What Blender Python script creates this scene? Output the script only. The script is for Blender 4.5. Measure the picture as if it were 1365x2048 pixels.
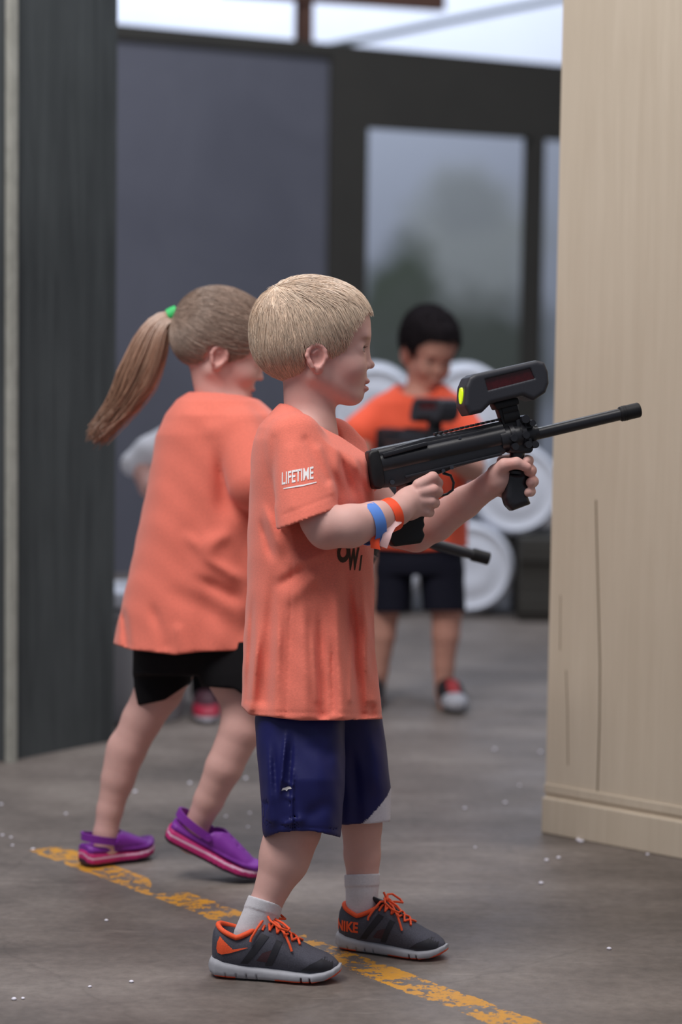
import bpy, bmesh, math, random
import numpy as np
from mathutils import Vector, Matrix
from mathutils.bvhtree import BVHTree

for o in list(bpy.data.objects): bpy.data.objects.remove(o)
S = bpy.context.scene
rnd = random.Random(7)
npr = np.random.RandomState(11)

# ------------------------------------------------------------------ camera
FPX = 85.0/36.0*2048
CAMZ = 1.13
PITCH = math.atan(455/FPX); ROLL = math.radians(0.8)
Fv = Vector((0, math.cos(PITCH), -math.sin(PITCH)))
U0 = Vector((0, math.sin(PITCH), math.cos(PITCH))); R0 = Vector((1, 0, 0))
Rv = R0*math.cos(ROLL) + U0*math.sin(ROLL)
Uv = U0*math.cos(ROLL) - R0*math.sin(ROLL)
CAM = Vector((0, 0, CAMZ))
cd = bpy.data.cameras.new('camera'); cam = bpy.data.objects.new('camera', cd)
S.collection.objects.link(cam); S.camera = cam
cd.sensor_fit = 'VERTICAL'; cd.sensor_height = 36; cd.sensor_width = 24; cd.lens = 85
mw = Matrix((Rv, Uv, -Fv)).transposed().to_4x4(); mw.translation = CAM
cam.matrix_world = mw
cd.clip_end = 100
cd.dof.use_dof = True; cd.dof.focus_distance = 3.97; cd.dof.aperture_fstop = 2.3

# ------------------------------------------------------------------ world, lights, exposure
w = bpy.data.worlds.new('world'); S.world = w; w.use_nodes = True
w.node_tree.nodes['Background'].inputs[0].default_value = (0.80, 0.87, 1.0, 1)
w.node_tree.nodes['Background'].inputs[1].default_value = 0.22
S.view_settings.view_transform = 'Standard'; S.view_settings.look = 'None'
S.view_settings.gamma = 1; S.view_settings.use_curve_mapping = False
S.view_settings.exposure = 0.0

def area(name, loc, target, sx, sy, energy, col):
    l = bpy.data.lights.new(name, 'AREA'); l.shape = 'RECTANGLE'; l.size = sx; l.size_y = sy
    l.energy = energy; l.color = col
    o = bpy.data.objects.new(name, l); S.collection.objects.link(o); o.location = loc
    o.rotation_euler = (Vector(target)-Vector(loc)).to_track_quat('-Z', 'Y').to_euler()
    return o
area('ceiling_light_key', (-1.5, 2.9, 4.2), (0.1, 4.2, 0.3), 1.8, 1.8, 140, (1.0, 0.965, 0.93))
area('ceiling_light_mid', (1.2, 3.2, 4.3), (0.7, 4.6, 0.0), 2.0, 1.2, 34, (1.0, 0.96, 0.94))
area('ceiling_light_rear', (0.6, 6.9, 4.3), (0.5, 8.0, 0.4), 2.4, 1.2, 115, (0.86, 0.91, 1.0))
area('ceiling_light_far', (-0.6, 12.2, 4.6), (-0.5, 15.0, 2.8), 4.0, 1.0, 230, (0.84, 0.90, 1.0))

# ------------------------------------------------------------------ projection helpers
def ray(px, py):
    return Fv + Rv*((px-682.5)/FPX) - Uv*((py-1024)/FPX)
def W(px, py, d): return CAM + ray(px, py)*d
def at_z(px, py, z):
    r = ray(px, py); return CAM + r*((z-CAMZ)/r.z)
def floor_pt(px, py): return at_z(px, py, 0.0)
def hit(px, py, p0, n):
    r = ray(px, py); return CAM + r*((p0-CAM).dot(n)/r.dot(n))

# ------------------------------------------------------------------ object helpers
C = S.collection
def link(o): C.objects.link(o); return o
def tag(o, label=None, cat=None, group=None, kind=None):
    if label: o['label'] = label
    if cat: o['category'] = cat
    if group: o['group'] = group
    if kind: o['kind'] = kind
    return o
def thing(name, loc, label, cat, group=None):
    o = link(bpy.data.objects.new(name, None)); o.location = loc; o.empty_display_size = .05
    return tag(o, label, cat, group)
def np_mesh(name, V, Fc, col=None, smooth=True):
    V = np.asarray(V, dtype=np.float32); Fc = np.asarray(Fc, dtype=np.int32)
    me = bpy.data.meshes.new(name); n, m, q = len(V), len(Fc), Fc.shape[1]
    me.vertices.add(n); me.vertices.foreach_set('co', V.ravel())
    me.loops.add(m*q); me.loops.foreach_set('vertex_index', Fc.ravel())
    me.polygons.add(m)
    me.polygons.foreach_set('loop_start', np.arange(0, m*q, q, dtype=np.int32))
    me.polygons.foreach_set('loop_total', np.full(m, q, dtype=np.int32))
    me.polygons.foreach_set('use_smooth', np.full(m, smooth))
    me.update(calc_edges=True); me.validate()
    if col is not None:
        a = me.color_attributes.new('Col', 'FLOAT_COLOR', 'POINT')
        c = np.ones((n, 4), dtype=np.float32); c[:, :3] = col; a.data.foreach_set('color', c.ravel())
    return me
def add_mesh(name, me, mat, parent=None, world=True):
    """verts are in world space; shift them to the parent's origin"""
    o = link(bpy.data.objects.new(name, me))
    if mat: me.materials.append(mat)
    if parent is not None:
        root = parent; off = Vector((0, 0, 0))
        if world:
            p = parent
            while p is not None: off += p.location; p = p.parent
            me.transform(Matrix.Translation(-off))
        o.parent = parent
    return o
def origin_to_base(o):
    """put a top-level mesh's origin at its base centre"""
    co = np.empty(len(o.data.vertices)*3, dtype=np.float32); o.data.vertices.foreach_get('co', co); co = co.reshape(-1, 3)
    b = Vector(((co[:, 0].min()+co[:, 0].max())/2, (co[:, 1].min()+co[:, 1].max())/2, co[:, 2].min()))
    b = Vector([float(v) for v in b]); o.data.transform(Matrix.Translation(-b)); o.location = b; return o

# ------------------------------------------------------------------ materials
def srgb(r, g, b):
    f = lambda c: (c/255/12.92) if c/255 <= .04045 else ((c/255+.055)/1.055)**2.4
    return (f(r), f(g), f(b))
def mat(name, col=None, rough=.6, nscale=0, namt=.15, stretch=(1, 1, 1), bump=0, bscale=200, spec=.5, sss=0,
        sheen=0, metal=0, attr=False, coat=0, bstretch=None, emit=0, hair=False):
    m = bpy.data.materials.new(name); m.use_nodes = True; nt = m.node_tree; N = nt.nodes; L = nt.links
    b = N['Principled BSDF']
    b.inputs['Roughness'].default_value = rough; b.inputs['Specular IOR Level'].default_value = spec
    b.inputs['Metallic'].default_value = metal
    if sheen: b.inputs['Sheen Weight'].default_value = sheen; b.inputs['Sheen Roughness'].default_value = .5
    if coat: b.inputs['Coat Weight'].default_value = coat
    if sss:
        b.inputs['Subsurface Weight'].default_value = sss
        b.inputs['Subsurface Radius'].default_value = (1, .35, .2); b.inputs['Subsurface Scale'].default_value = .006
    tc = N.new('ShaderNodeTexCoord')
    def mapping(st):
        mp = N.new('ShaderNodeMapping'); mp.inputs['Scale'].default_value = st; L.new(tc.outputs['Object'], mp.inputs[0]); return mp
    if attr:
        at = N.new('ShaderNodeAttribute'); at.attribute_name = 'Col'; src = at.outputs['Color']
    else:
        rg = N.new('ShaderNodeRGB'); rg.outputs[0].default_value = (*col, 1); src = rg.outputs[0]
    if nscale:
        nz = N.new('ShaderNodeTexNoise'); nz.inputs['Scale'].default_value = nscale; nz.inputs['Detail'].default_value = 6
        nz.inputs['Roughness'].default_value = .65
        L.new(mapping(stretch).outputs[0], nz.inputs['Vector'])
        mr = N.new('ShaderNodeMapRange'); mr.inputs[1].default_value = .3; mr.inputs[2].default_value = .7
        mr.inputs[3].default_value = 1-namt; mr.inputs[4].default_value = 1+namt
        L.new(nz.outputs[0], mr.inputs[0])
        vm = N.new('ShaderNodeVectorMath'); vm.operation = 'SCALE'
        L.new(src, vm.inputs[0]); L.new(mr.outputs[0], vm.inputs['Scale']); src = vm.outputs[0]
    L.new(src, b.inputs['Base Color'])
    if bump:
        nb = N.new('ShaderNodeTexNoise'); nb.inputs['Scale'].default_value = bscale; nb.inputs['Detail'].default_value = 4
        L.new(mapping(bstretch or stretch).outputs[0], nb.inputs['Vector'])
        bp = N.new('ShaderNodeBump'); bp.inputs['Strength'].default_value = bump; bp.inputs['Distance'].default_value = .002
        L.new(nb.outputs[0], bp.inputs['Height']); L.new(bp.outputs[0], b.inputs['Normal'])
    if emit: b.inputs['Emission Color'].default_value = (*col, 1); b.inputs['Emission Strength'].default_value = emit
    return m

M = {}
M['skin'] = mat('skin', attr=True, rough=.55, nscale=25, namt=.05, bump=.08, bscale=900, sss=.07, spec=.35)
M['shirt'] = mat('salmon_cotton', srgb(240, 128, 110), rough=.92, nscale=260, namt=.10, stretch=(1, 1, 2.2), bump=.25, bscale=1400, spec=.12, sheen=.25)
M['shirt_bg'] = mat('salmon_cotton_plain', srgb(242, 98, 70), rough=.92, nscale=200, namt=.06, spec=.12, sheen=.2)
M['white_cloth'] = mat('white_cotton', srgb(222, 222, 230), rough=.9, nscale=90, namt=.05)
M['navy'] = mat('navy_polyester', attr=True, rough=.5, nscale=300, namt=.06, bump=.12, bscale=1600, spec=.35)
M['black_cloth'] = mat('black_cloth', srgb(17, 16, 20), rough=.85, nscale=90, namt=.1, spec=.2)
M['dark_navy'] = mat('dark_navy_cloth', srgb(25, 26, 40), rough=.8, nscale=90, namt=.1, spec=.2)
M['sock'] = mat('white_sock', srgb(226, 224, 232), rough=.95, nscale=300, namt=.06, bump=.5, bscale=700, bstretch=(4, 4, .3))
M['hair'] = mat('hair', attr=True, rough=.36, spec=.6, nscale=60, namt=.08)
M['gun'] = mat('black_polymer', srgb(31, 31, 37), rough=.34, nscale=120, namt=.12, bump=.06, bscale=500, spec=.55)
M['gun_matte'] = mat('black_rubber', srgb(19, 19, 23), rough=.5, bump=.15, bscale=900, spec=.4)
M['gun_box'] = mat('dark_grey_plastic', srgb(46, 47, 55), rough=.5, bump=.12, bscale=900, spec=.5)
M['red_window'] = mat('dark_red_window', srgb(70, 8, 16), rough=.12, nscale=160, namt=.3, spec=.6)
M['lens'] = mat('yellow_lens', srgb(205, 235, 20), rough=.3, nscale=200, namt=.25, emit=.55)
M['steel'] = mat('steel', srgb(92, 93, 100), rough=.3, metal=.9)
M['blue_band'] = mat('blue_band', srgb(92, 138, 220), rough=.6, spec=.3)
M['orange_band'] = mat('orange_band', srgb(255, 88, 52), rough=.5, spec=.3)
M['white_tag'] = mat('white_tag', srgb(240, 196, 196), rough=.5)
M['print_white'] = mat('print_white', srgb(244, 240, 242), rough=.7)
M['print_dark'] = mat('print_dark', srgb(66, 44, 30), rough=.8)
M['shoe'] = mat('charcoal_mesh', srgb(80, 80, 92), rough=.75, nscale=420, namt=.22, bump=.35, bscale=1500, spec=.3)
M['shoe_dark'] = mat('charcoal_overlay', srgb(46, 46, 54), rough=.6, bump=.1, spec=.35)
M['maroon'] = mat('maroon_mesh', srgb(74, 48, 56), rough=.8, nscale=900, namt=.3)
M['sole'] = mat('grey_foam', attr=True, rough=.7, nscale=90, namt=.06)
M['orange'] = mat('orange_lace', srgb(246, 92, 48), rough=.7, nscale=500, namt=.12, bump=.2, bscale=1500)
M['clog'] = mat('purple_foam', srgb(128, 48, 160), rough=.5, spec=.4)
M['clog_sole'] = mat('pink_foam', attr=True, rough=.6)
M['green'] = mat('green_band', srgb(60, 200, 110), rough=.6)
M['drum'] = mat('white_plastic', srgb(218, 222, 234), rough=.5, nscale=6, namt=.06)
M['pellet'] = mat('white_pellet', srgb(235, 232, 245), rough=.35)
M['hair_dark'] = mat('dark_hair', attr=True, rough=.85, spec=.15)
M['eye'] = mat('eye', attr=True, rough=.08, spec=.6)
M['sneaker_bg'] = mat('sneaker_colours', attr=True, rough=.5)

# ------------------------------------------------------------------ implicit surfaces
def smin(a, b, k):
    if k <= 0: return np.minimum(a, b)
    h = np.clip(.5+.5*(b-a)/k, 0, 1); return b+(a-b)*h-k*h*(1-h)
class Field:
    def __init__(s, h): s.h = h; s.ops = []
    def op(s, fn, lo, hi, k, op='add'):
        p = k+3*s.h; s.ops.append((np.array(lo)-p, np.array(hi)+p, fn, op, k)); return s
    def cone(s, a, b, ra, rb, k=.01, op='add'):
        a = np.array(a, float); b = np.array(b, float); ba = b-a; L2 = max((ba**2).sum(), 1e-12)
        def fn(X, Y, Z):
            px, py, pz = X-a[0], Y-a[1], Z-a[2]
            t = np.clip((px*ba[0]+py*ba[1]+pz*ba[2])/L2, 0, 1)
            return np.sqrt((px-t*ba[0])**2+(py-t*ba[1])**2+(pz-t*ba[2])**2)-(ra+(rb-ra)*t)
        r = max(ra, rb)
        return s.op(fn, np.minimum(a, b)-r, np.maximum(a, b)+r, k, op)
    def chain(s, pts, rs, k=.01, op='add'):
        t = Field(s.h)
        for i in range(len(pts)-1): t.cone(pts[i], pts[i+1], rs[i], rs[i+1], 0)
        fs = [o[2] for o in t.ops]; ki = .35*min(rs)
        def fn(X, Y, Z):
            d = fs[0](X, Y, Z)
            for g in fs[1:]: d = smin(d, g(X, Y, Z), ki)
            return d
        P = np.array(pts, float); R_ = max(rs)
        return s.op(fn, P.min(0)-R_, P.max(0)+R_, k, op)
    def at(s, P):
        X, Y, Z = P[:, 0], P[:, 1], P[:, 2]; F_ = np.full(len(P), 1e3)
        for (l, h, fn, op, k) in s.ops:
            v = fn(X, Y, Z)
            F_ = smin(F_, v, k) if op == 'add' else -smin(-F_, v, k)
        return F_
    def ell(s, c, r, k=.01, op='add', R=None):
        c = np.array(c, float); r = np.array(r, float); R = np.eye(3) if R is None else np.array(R)
        def fn(X, Y, Z):
            d = (X-c[0], Y-c[1], Z-c[2])
            q = [d[0]*R[0, i]+d[1]*R[1, i]+d[2]*R[2, i] for i in range(3)]
            k0 = np.sqrt(sum((q[i]/r[i])**2 for i in range(3)))
            k1 = np.sqrt(sum((q[i]/r[i]**2)**2 for i in range(3)))
            return k0*(k0-1)/np.maximum(k1, 1e-6)
        e = np.sqrt(((R*r)**2).sum(1)); return s.op(fn, c-e, c+e, k, op)
    def mesh(s, smooth=1):
        h = s.h; N = 24
        lo = np.min([o[0] for o in s.ops if o[3] == 'add'], 0); hi = np.max([o[1] for o in s.ops if o[3] == 'add'], 0)
        nb = np.ceil((hi-lo)/(h*N)).astype(int); BIG = 1e3
        keys, pts, edges = [], [], []
        def key(i, j, k): return (i.astype(np.int64)*100003+j)*100003+k
        for bi in range(nb[0]):
            for bj in range(nb[1]):
                for bk in range(nb[2]):
                    i0 = np.array([bi, bj, bk])*N; blo = lo+i0*h; bhi = blo+N*h
                    act = [o for o in s.ops if np.all(o[0] <= bhi) and np.all(o[1] >= blo)]
                    if not any(o[3] == 'add' for o in act): continue
                    ax = [blo[d]+np.arange(N+1)*h for d in range(3)]
                    X, Y, Z = ax[0][:, None, None], ax[1][None, :, None], ax[2][None, None, :]
                    Fd = np.full((N+1,)*3, BIG)
                    for (l, hh, fn, op, k) in act:
                        v = fn(X, Y, Z)
                        if op == 'add': Fd = smin(Fd, v, k)
                        elif op == 'sub': Fd = -smin(-Fd, v, k)
                        elif op == 'and': Fd = -smin(-Fd, -v, k)
                    sg = Fd < 0
                    if sg.all() or not sg.any(): continue
                    P = np.zeros((N, N, N, 3)); cnt = np.zeros((N, N, N))
                    g = [np.arange(N)]*3; GI = np.stack(np.meshgrid(*g, indexing='ij'), -1).astype(float)
                    for d in range(3):
                        o1, o2 = [(1, 2), (0, 2), (0, 1)][d]
                        for a in (0, 1):
                            for b in (0, 1):
                                s0 = [slice(0, N)]*3; s0[o1] = slice(a, a+N); s0[o2] = slice(b, b+N)
                                s1 = list(s0); s1[d] = slice(1, N+1)
                                f0, f1 = Fd[tuple(s0)], Fd[tuple(s1)]
                                m = (f0 < 0) != (f1 < 0)
                                t = np.where(m, f0/np.where(m, f0-f1, 1), 0)
                                off = np.zeros((N, N, N, 3)); off[..., d] = t; off[..., o1] = a; off[..., o2] = b
                                P += np.where(m[..., None], GI+off, 0); cnt += m
                    c = np.argwhere(cnt > 0)
                    pp = P[c[:, 0], c[:, 1], c[:, 2]]/cnt[c[:, 0], c[:, 1], c[:, 2]][:, None]
                    gi = c+i0
                    keys.append(key(gi[:, 0], gi[:, 1], gi[:, 2])); pts.append((pp+i0)*h+lo)
                    for d in range(3):
                        s0 = tuple([slice(0, N)]*3); s1 = [slice(0, N)]*3; s1[d] = slice(1, N+1)
                        m = sg[s0] != sg[tuple(s1)]
                        e = np.argwhere(m)
                        if len(e): edges.append(np.c_[e+i0, np.full(len(e), d), sg[e[:, 0], e[:, 1], e[:, 2]]])
        keys = np.concatenate(keys); pts = np.concatenate(pts); E = np.concatenate(edges)
        o = np.argsort(keys); keys = keys[o]; pts = pts[o]
        quads = []
        for d in range(3):
            e = E[E[:, 3] == d]; o1, o2 = [(1, 2), (2, 0), (0, 1)][d]
            cs = []
            for (a, b) in ((-1, -1), (0, -1), (0, 0), (-1, 0)):
                q = e[:, :3].copy(); q[:, o1] += a; q[:, o2] += b
                kk = key(q[:, 0], q[:, 1], q[:, 2]); ix = np.clip(np.searchsorted(keys, kk), 0, len(keys)-1)
                ix = np.where(keys[ix] == kk, ix, -1); cs.append(ix)
            cs = np.stack(cs, 1); ok = (cs >= 0).all(1); cs = cs[ok]; sgn = e[ok, 4] == 1
            cs[~sgn] = cs[~sgn][:, ::-1]; quads.append(cs)
        Q = np.concatenate(quads)
        for _ in range(smooth):
            acc = np.zeros_like(pts); cn = np.zeros(len(pts))
            for a in range(4):
                i, j = Q[:, a], Q[:, (a+1) % 4]
                for dd in range(3):
                    acc[:, dd] += np.bincount(i, pts[j, dd], len(pts)); acc[:, dd] += np.bincount(j, pts[i, dd], len(pts))
                cn += np.bincount(i, minlength=len(pts)); cn += np.bincount(j, minlength=len(pts))
            pts = pts*.5+.5*acc/np.maximum(cn, 1)[:, None]
        return pts, Q

# local person frame: x = right, y = away, z = up of the viewing direction, metres, perspective correct
RM = np.array([list(Rv), list(Fv), list(Uv)])     # rows
class Frame:
    def __init__(s, D): s.D = D
    def J(s, px, py, dy=0):
        d = s.D+dy; return np.array([(px-682.5)*d/FPX, dy, -(py-1024)*d/FPX])
    def r(s, p, dy=0): return p*(s.D+dy)/FPX
    def px(s, X, Y, Z):
        d = s.D+Y; return 682.5+X*FPX/d, 1024-Z*FPX/d
    def world(s, P):
        P = np.asarray(P, float); Q = P.copy(); Q[:, 1] += s.D
        return Q @ RM + np.array(list(CAM))
    def loft(s, Fd, tab, folds=(), k=.01, op='add', n=2.4, hem=None, top=None, shrink=0, noise=0, ylim=None):
        tab = np.array(tab, float); fr = s; m = s.D/FPX
        y0, y1 = tab[0, 0], tab[-1, 0]
        def fn(X, Y, Z):
            px, py = fr.px(X, Y, Z)
            col = [np.interp(py, tab[:, 0], tab[:, i]) for i in range(1, 5)]
            hw = (col[1]-col[0])/2; cx = (col[1]+col[0])/2; mh = hw*m
            u = np.abs(px-cx)/hw; v = np.abs(Y-col[2])/col[3]
            rr = (u**n+v**n)**(1/n)
            d = (rr-1)*np.minimum(mh, col[3])+shrink
            near = np.clip((col[2]-Y)/col[3]*2+.5, 0, 1)
            for (xa, ya, xb, yb, wd, amp, side) in folds:
                L2 = (xb-xa)**2+(yb-ya)**2; t = np.clip(((px-xa)*(xb-xa)+(py-ya)*(yb-ya))/L2, 0, 1)
                dd = (px-xa-t*(xb-xa))**2+(py-ya-t*(yb-ya))**2
                fi = np.clip(t/.4, 0, 1); fo = np.clip((1-t)/.35, 0, 1)
                fi = fi*fi*(3-2*fi); fo = 1.0 if yb > (ylim or y1)-60 else fo*fo*(3-2*fo)
                if wd < 4: fi = 1.0
                g = np.exp(-dd/(wd*(.75+.5*t))**2)*amp*.001*fi*fo
                d = d-g*(near if side < 0 else (1-near) if side > 0 else 1)
            if noise:
                d = d-noise*(np.sin(px*.045+py*.012+Y*25)*np.cos(py*.021+px*.013)+.5*np.sin(px*.11-py*.03+Y*60)*np.sin(py*.05+1))
            b = y1 if hem is None else np.interp(px, hem[0], hem[1])
            tp = y0 if top is None else np.interp(px, top[0], top[1])
            return np.maximum(np.maximum(d, (py-b)*m), (tp-py)*m)
        c = []
        hb = max(y1, max(hem[1]) if hem else y1)
        for row in tab:
            for sgn in (-1, 1):
                for xx in (row[1], row[2]): c.append(s.J(xx, row[0], row[3]+sgn*row[4]))
        c.append(s.J(tab[-1, 1], hb, 0)); c = np.array(c)
        Fd.op(fn, c.min(0)-.012, c.max(0)+.012, k, op)

def finish(fr, name, Fd, m, parent, colfn=None, smooth=1):
    P, Q = Fd.mesh(smooth)
    col = None
    if colfn:
        px, py = fr.px(P[:, 0], P[:, 1], P[:, 2]); col = colfn(px, py, P)
    me = np_mesh(name, fr.world(P), Q, col)
    return add_mesh(name, me, m, parent)

# head in canonical units (x forward, y to the person's left, z up), u = metres per unit
HU = 3.95/FPX
def rot(fwd, up=(0, 0, 1)):
    f = Vector(fwd).normalized(); l = Vector(up).cross(f).normalized(); u = f.cross(l)
    return np.array([list(f), list(l), list(u)]).T      # columns
def add_head(Fd, o, R, s=1.0, detail=True, neck=None):
    u = HU*s
    T = lambda p: o+R@(np.array(p, float)*u)
    E = lambda c, r, k, op='add', R2=None: Fd.ell(T(c), np.array(r, float)*u, k*u, op, R if R2 is None else R@R2)
    K = lambda a, b, ra, rb, k, op='add': Fd.cone(T(a), T(b), ra*u, rb*u, k*u, op)
    E((-2, 0, 42), (111, 85, 89), 5)
    E((56, 0, 38), (64, 64, 66), 26)
    E((-22, 0, -8), (80, 70, 60), 26)
    E((46, 0, -36), (67, 60, 80), 26)
    for y in (-1, 1):
        K((8, y*48, -62), (80, y*15, -97), 21, 19, 22)
        E((80, y*32, -44), (29, 23, 26), 20)
    E((86, 0, -68), (27, 28, 26), 16)
    E((90, 0, -99), (18, 20, 17), 14)
    E((108, 0, 18), (11, 42, 14), 14)
    for y in (-1, 1): E((124, y*30, -9), (17, 16, 10), 10, 'sub')
    K((108, 0, 6), (117, 0, -32), 9, 7.5, 10)
    E((122, 0, -38), (9, 9.5, 8), 6)
    for y in (-1, 1): E((113, y*10, -42), (8, 6, 6.5), 5)
    for y in (-1, 1): E((118, y*5, -49), (4, 3, 4), 2, 'sub')
    E((114.5, 0, -71), (7, 17, 5.5), 5)
    E((112, 0, -86), (7.5, 15, 6), 5)
    E((121, 0, -79), (12, 19, 1.7), 2.5, 'sub')
    for y in (-1, 1):      # lids round the eyeball
        E((93, y*30, -9), (17.5, 18, 15.5), 7)
        E((112, y*31, -9), (12, 14, 7), 3, 'sub')
    for y in (-1, 1):      # ears
        tl = rot((1, 0, -.12), (0.12, y*.18, 1))
        E((8, y*75, -30), (20, 5, 26), 6, 'add', tl)
        ring = []
        for a in np.linspace(-60, 235, 11):
            ca, sa = math.cos(math.radians(a)), math.sin(math.radians(a))
            ring.append((9+19*ca*(1 if sa > -.3 else .75)-3*(sa < 0)*0, y*(83-2*ca), -29+25*sa))
        for a, b in zip(ring[:-1], ring[1:]): K(a, b, 4.4, 4.4, 3)
        E((13, y*77, -53), (11, 6, 11), 6)
        E((12, y*84, -32), (10, 7, 13), 3, 'sub')
        K((14, y*80, -12), (2, y*81, -22), 3, 3, 3)
    if neck is not None:
        Fd.cone(T((-4, 0, -45)), neck, 50*u, 50*u, 16*u)
    return T, u
def skin_col(T, R, o, u, base, lips, brow, hairline=None):
    def f(P):
        q = (P-o)@R/u; x, y, z = q[:, 0], q[:, 1], q[:, 2]
        c = np.tile(np.array(base), (len(P), 1))
        def mix(w, col): 
            nonlocal c; c = c*(1-w[:, None])+np.array(col)*w[:, None]
        blush = np.exp(-(((x-78)/30)**2+((z+48)/26)**2+((np.abs(y)-55)/30)**2)); mix(blush*.16, lips)
        ear = ((np.abs(y) > 74) & (x > -22) & (x < 36) & (z < 6) & (z > -68)).astype(float); mix(ear*.3, lips)
        lp = np.exp(-(((z+79)/11)**4))*np.exp(-(y/17)**4)*(x > 108); mix(lp*.75, lips)
        br = np.exp(-(((z-13-.04*(28-np.abs(y))) / 3.6)**2))*np.exp(-((np.abs(y)-31)/15)**4)*(x > 80); mix(br*.7, brow)
        return c
    return f
def add_eyes(fr, T, R, o, u, parent, iris):
    for y in (-1, 1):
        bm = bmesh.new(); bmesh.ops.create_uvsphere(bm, u_segments=32, v_segments=24, radius=15.2)
        me = bpy.data.meshes.new('eye'); bm.to_mesh(me); bm.free()
        co = np.array([v.co[:] for v in me.vertices])
        d = co/np.linalg.norm(co, axis=1)[:, None]; ang = np.degrees(np.arccos(np.clip(d[:, 0], -1, 1)))
        col = np.where((ang < 13)[:, None], (.01, .01, .01), np.where((ang < 29)[:, None], iris, (.62, .6, .58)))
        Fc = [list(p.vertices) for p in me.polygons]
        Pl = o+((co+np.array((92, y*30, -9)))*u)@R.T
        Wd = fr.world(Pl)
        m2 = bpy.data.meshes.new('eye'); m2.from_pydata([tuple(v) for v in Wd], [], Fc)
        a = m2.color_attributes.new('Col', 'FLOAT_COLOR', 'POINT')
        a.data.foreach_set('color', np.c_[col, np.ones(len(col))].astype(np.float32).ravel())
        for p in m2.polygons: p.use_smooth = True
        add_mesh('eye', m2, M['eye'], parent)

def strands(P, rad, cols):
    """P: (N,S,3) polylines -> thin three-sided strands"""
    N, Sg, _ = P.shape
    tan = np.gradient(P, axis=1); tan /= np.linalg.norm(tan, axis=2, keepdims=True)+1e-9
    mt = np.abs(tan.mean(1)); ref = np.zeros_like(tan); ref[np.arange(N), :, np.argmin(mt, 1)] = 1
    a = np.cross(tan, ref); a /= np.linalg.norm(a, axis=2, keepdims=True)+1e-9; b = np.cross(tan, a)
    V = np.zeros((N, Sg, 3, 3))
    for i in range(3):
        t = 2*math.pi*i/3; V[:, :, i] = P+(a*math.cos(t)+b*math.sin(t))*rad[..., None]
    idx = np.arange(N*Sg*3).reshape(N, Sg, 3); Q = []
    for i in range(3):
        j = (i+1) % 3; Q.append(np.stack([idx[:, :-1, i], idx[:, :-1, j], idx[:, 1:, j], idx[:, 1:, i]], -1).reshape(-1, 4))
    return V.reshape(-1, 3), np.concatenate(Q), np.repeat(cols, Sg*3, axis=0)
def poly_sd(poly):
    poly = np.array(poly, float)
    def f(x, z):
        d = np.full(np.broadcast(x, z).shape, 1e9); ins = np.zeros(d.shape, bool)
        n = len(poly)
        for i in range(n):
            a, b = poly[i], poly[(i+1) % n]; e = b-a
            wx, wz = x-a[0], z-a[1]; t = np.clip((wx*e[0]+wz*e[1])/(e@e), 0, 1)
            d = np.minimum(d, (wx-e[0]*t)**2+(wz-e[1]*t)**2)
            c = ((a[1] > z) != (b[1] > z)) & (x < (b[0]-a[0])*(z-a[1])/((b[1]-a[1]) or 1e-9)+a[0]); ins ^= c
        return np.where(ins, -1, 1)*np.sqrt(d)
    return f
BARE = [(150, 76), (108, 76), (95, 62), (85, 45), (71, 29), (62, 5), (54, -13), (42, -20), (40, 0), (30, 7), (-8, 8), (-22, -2), (-26, -40), (-20, -58),
        (-30, -66), (-58, -79), (-60, -250), (250, -250), (250, 78)]
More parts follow.
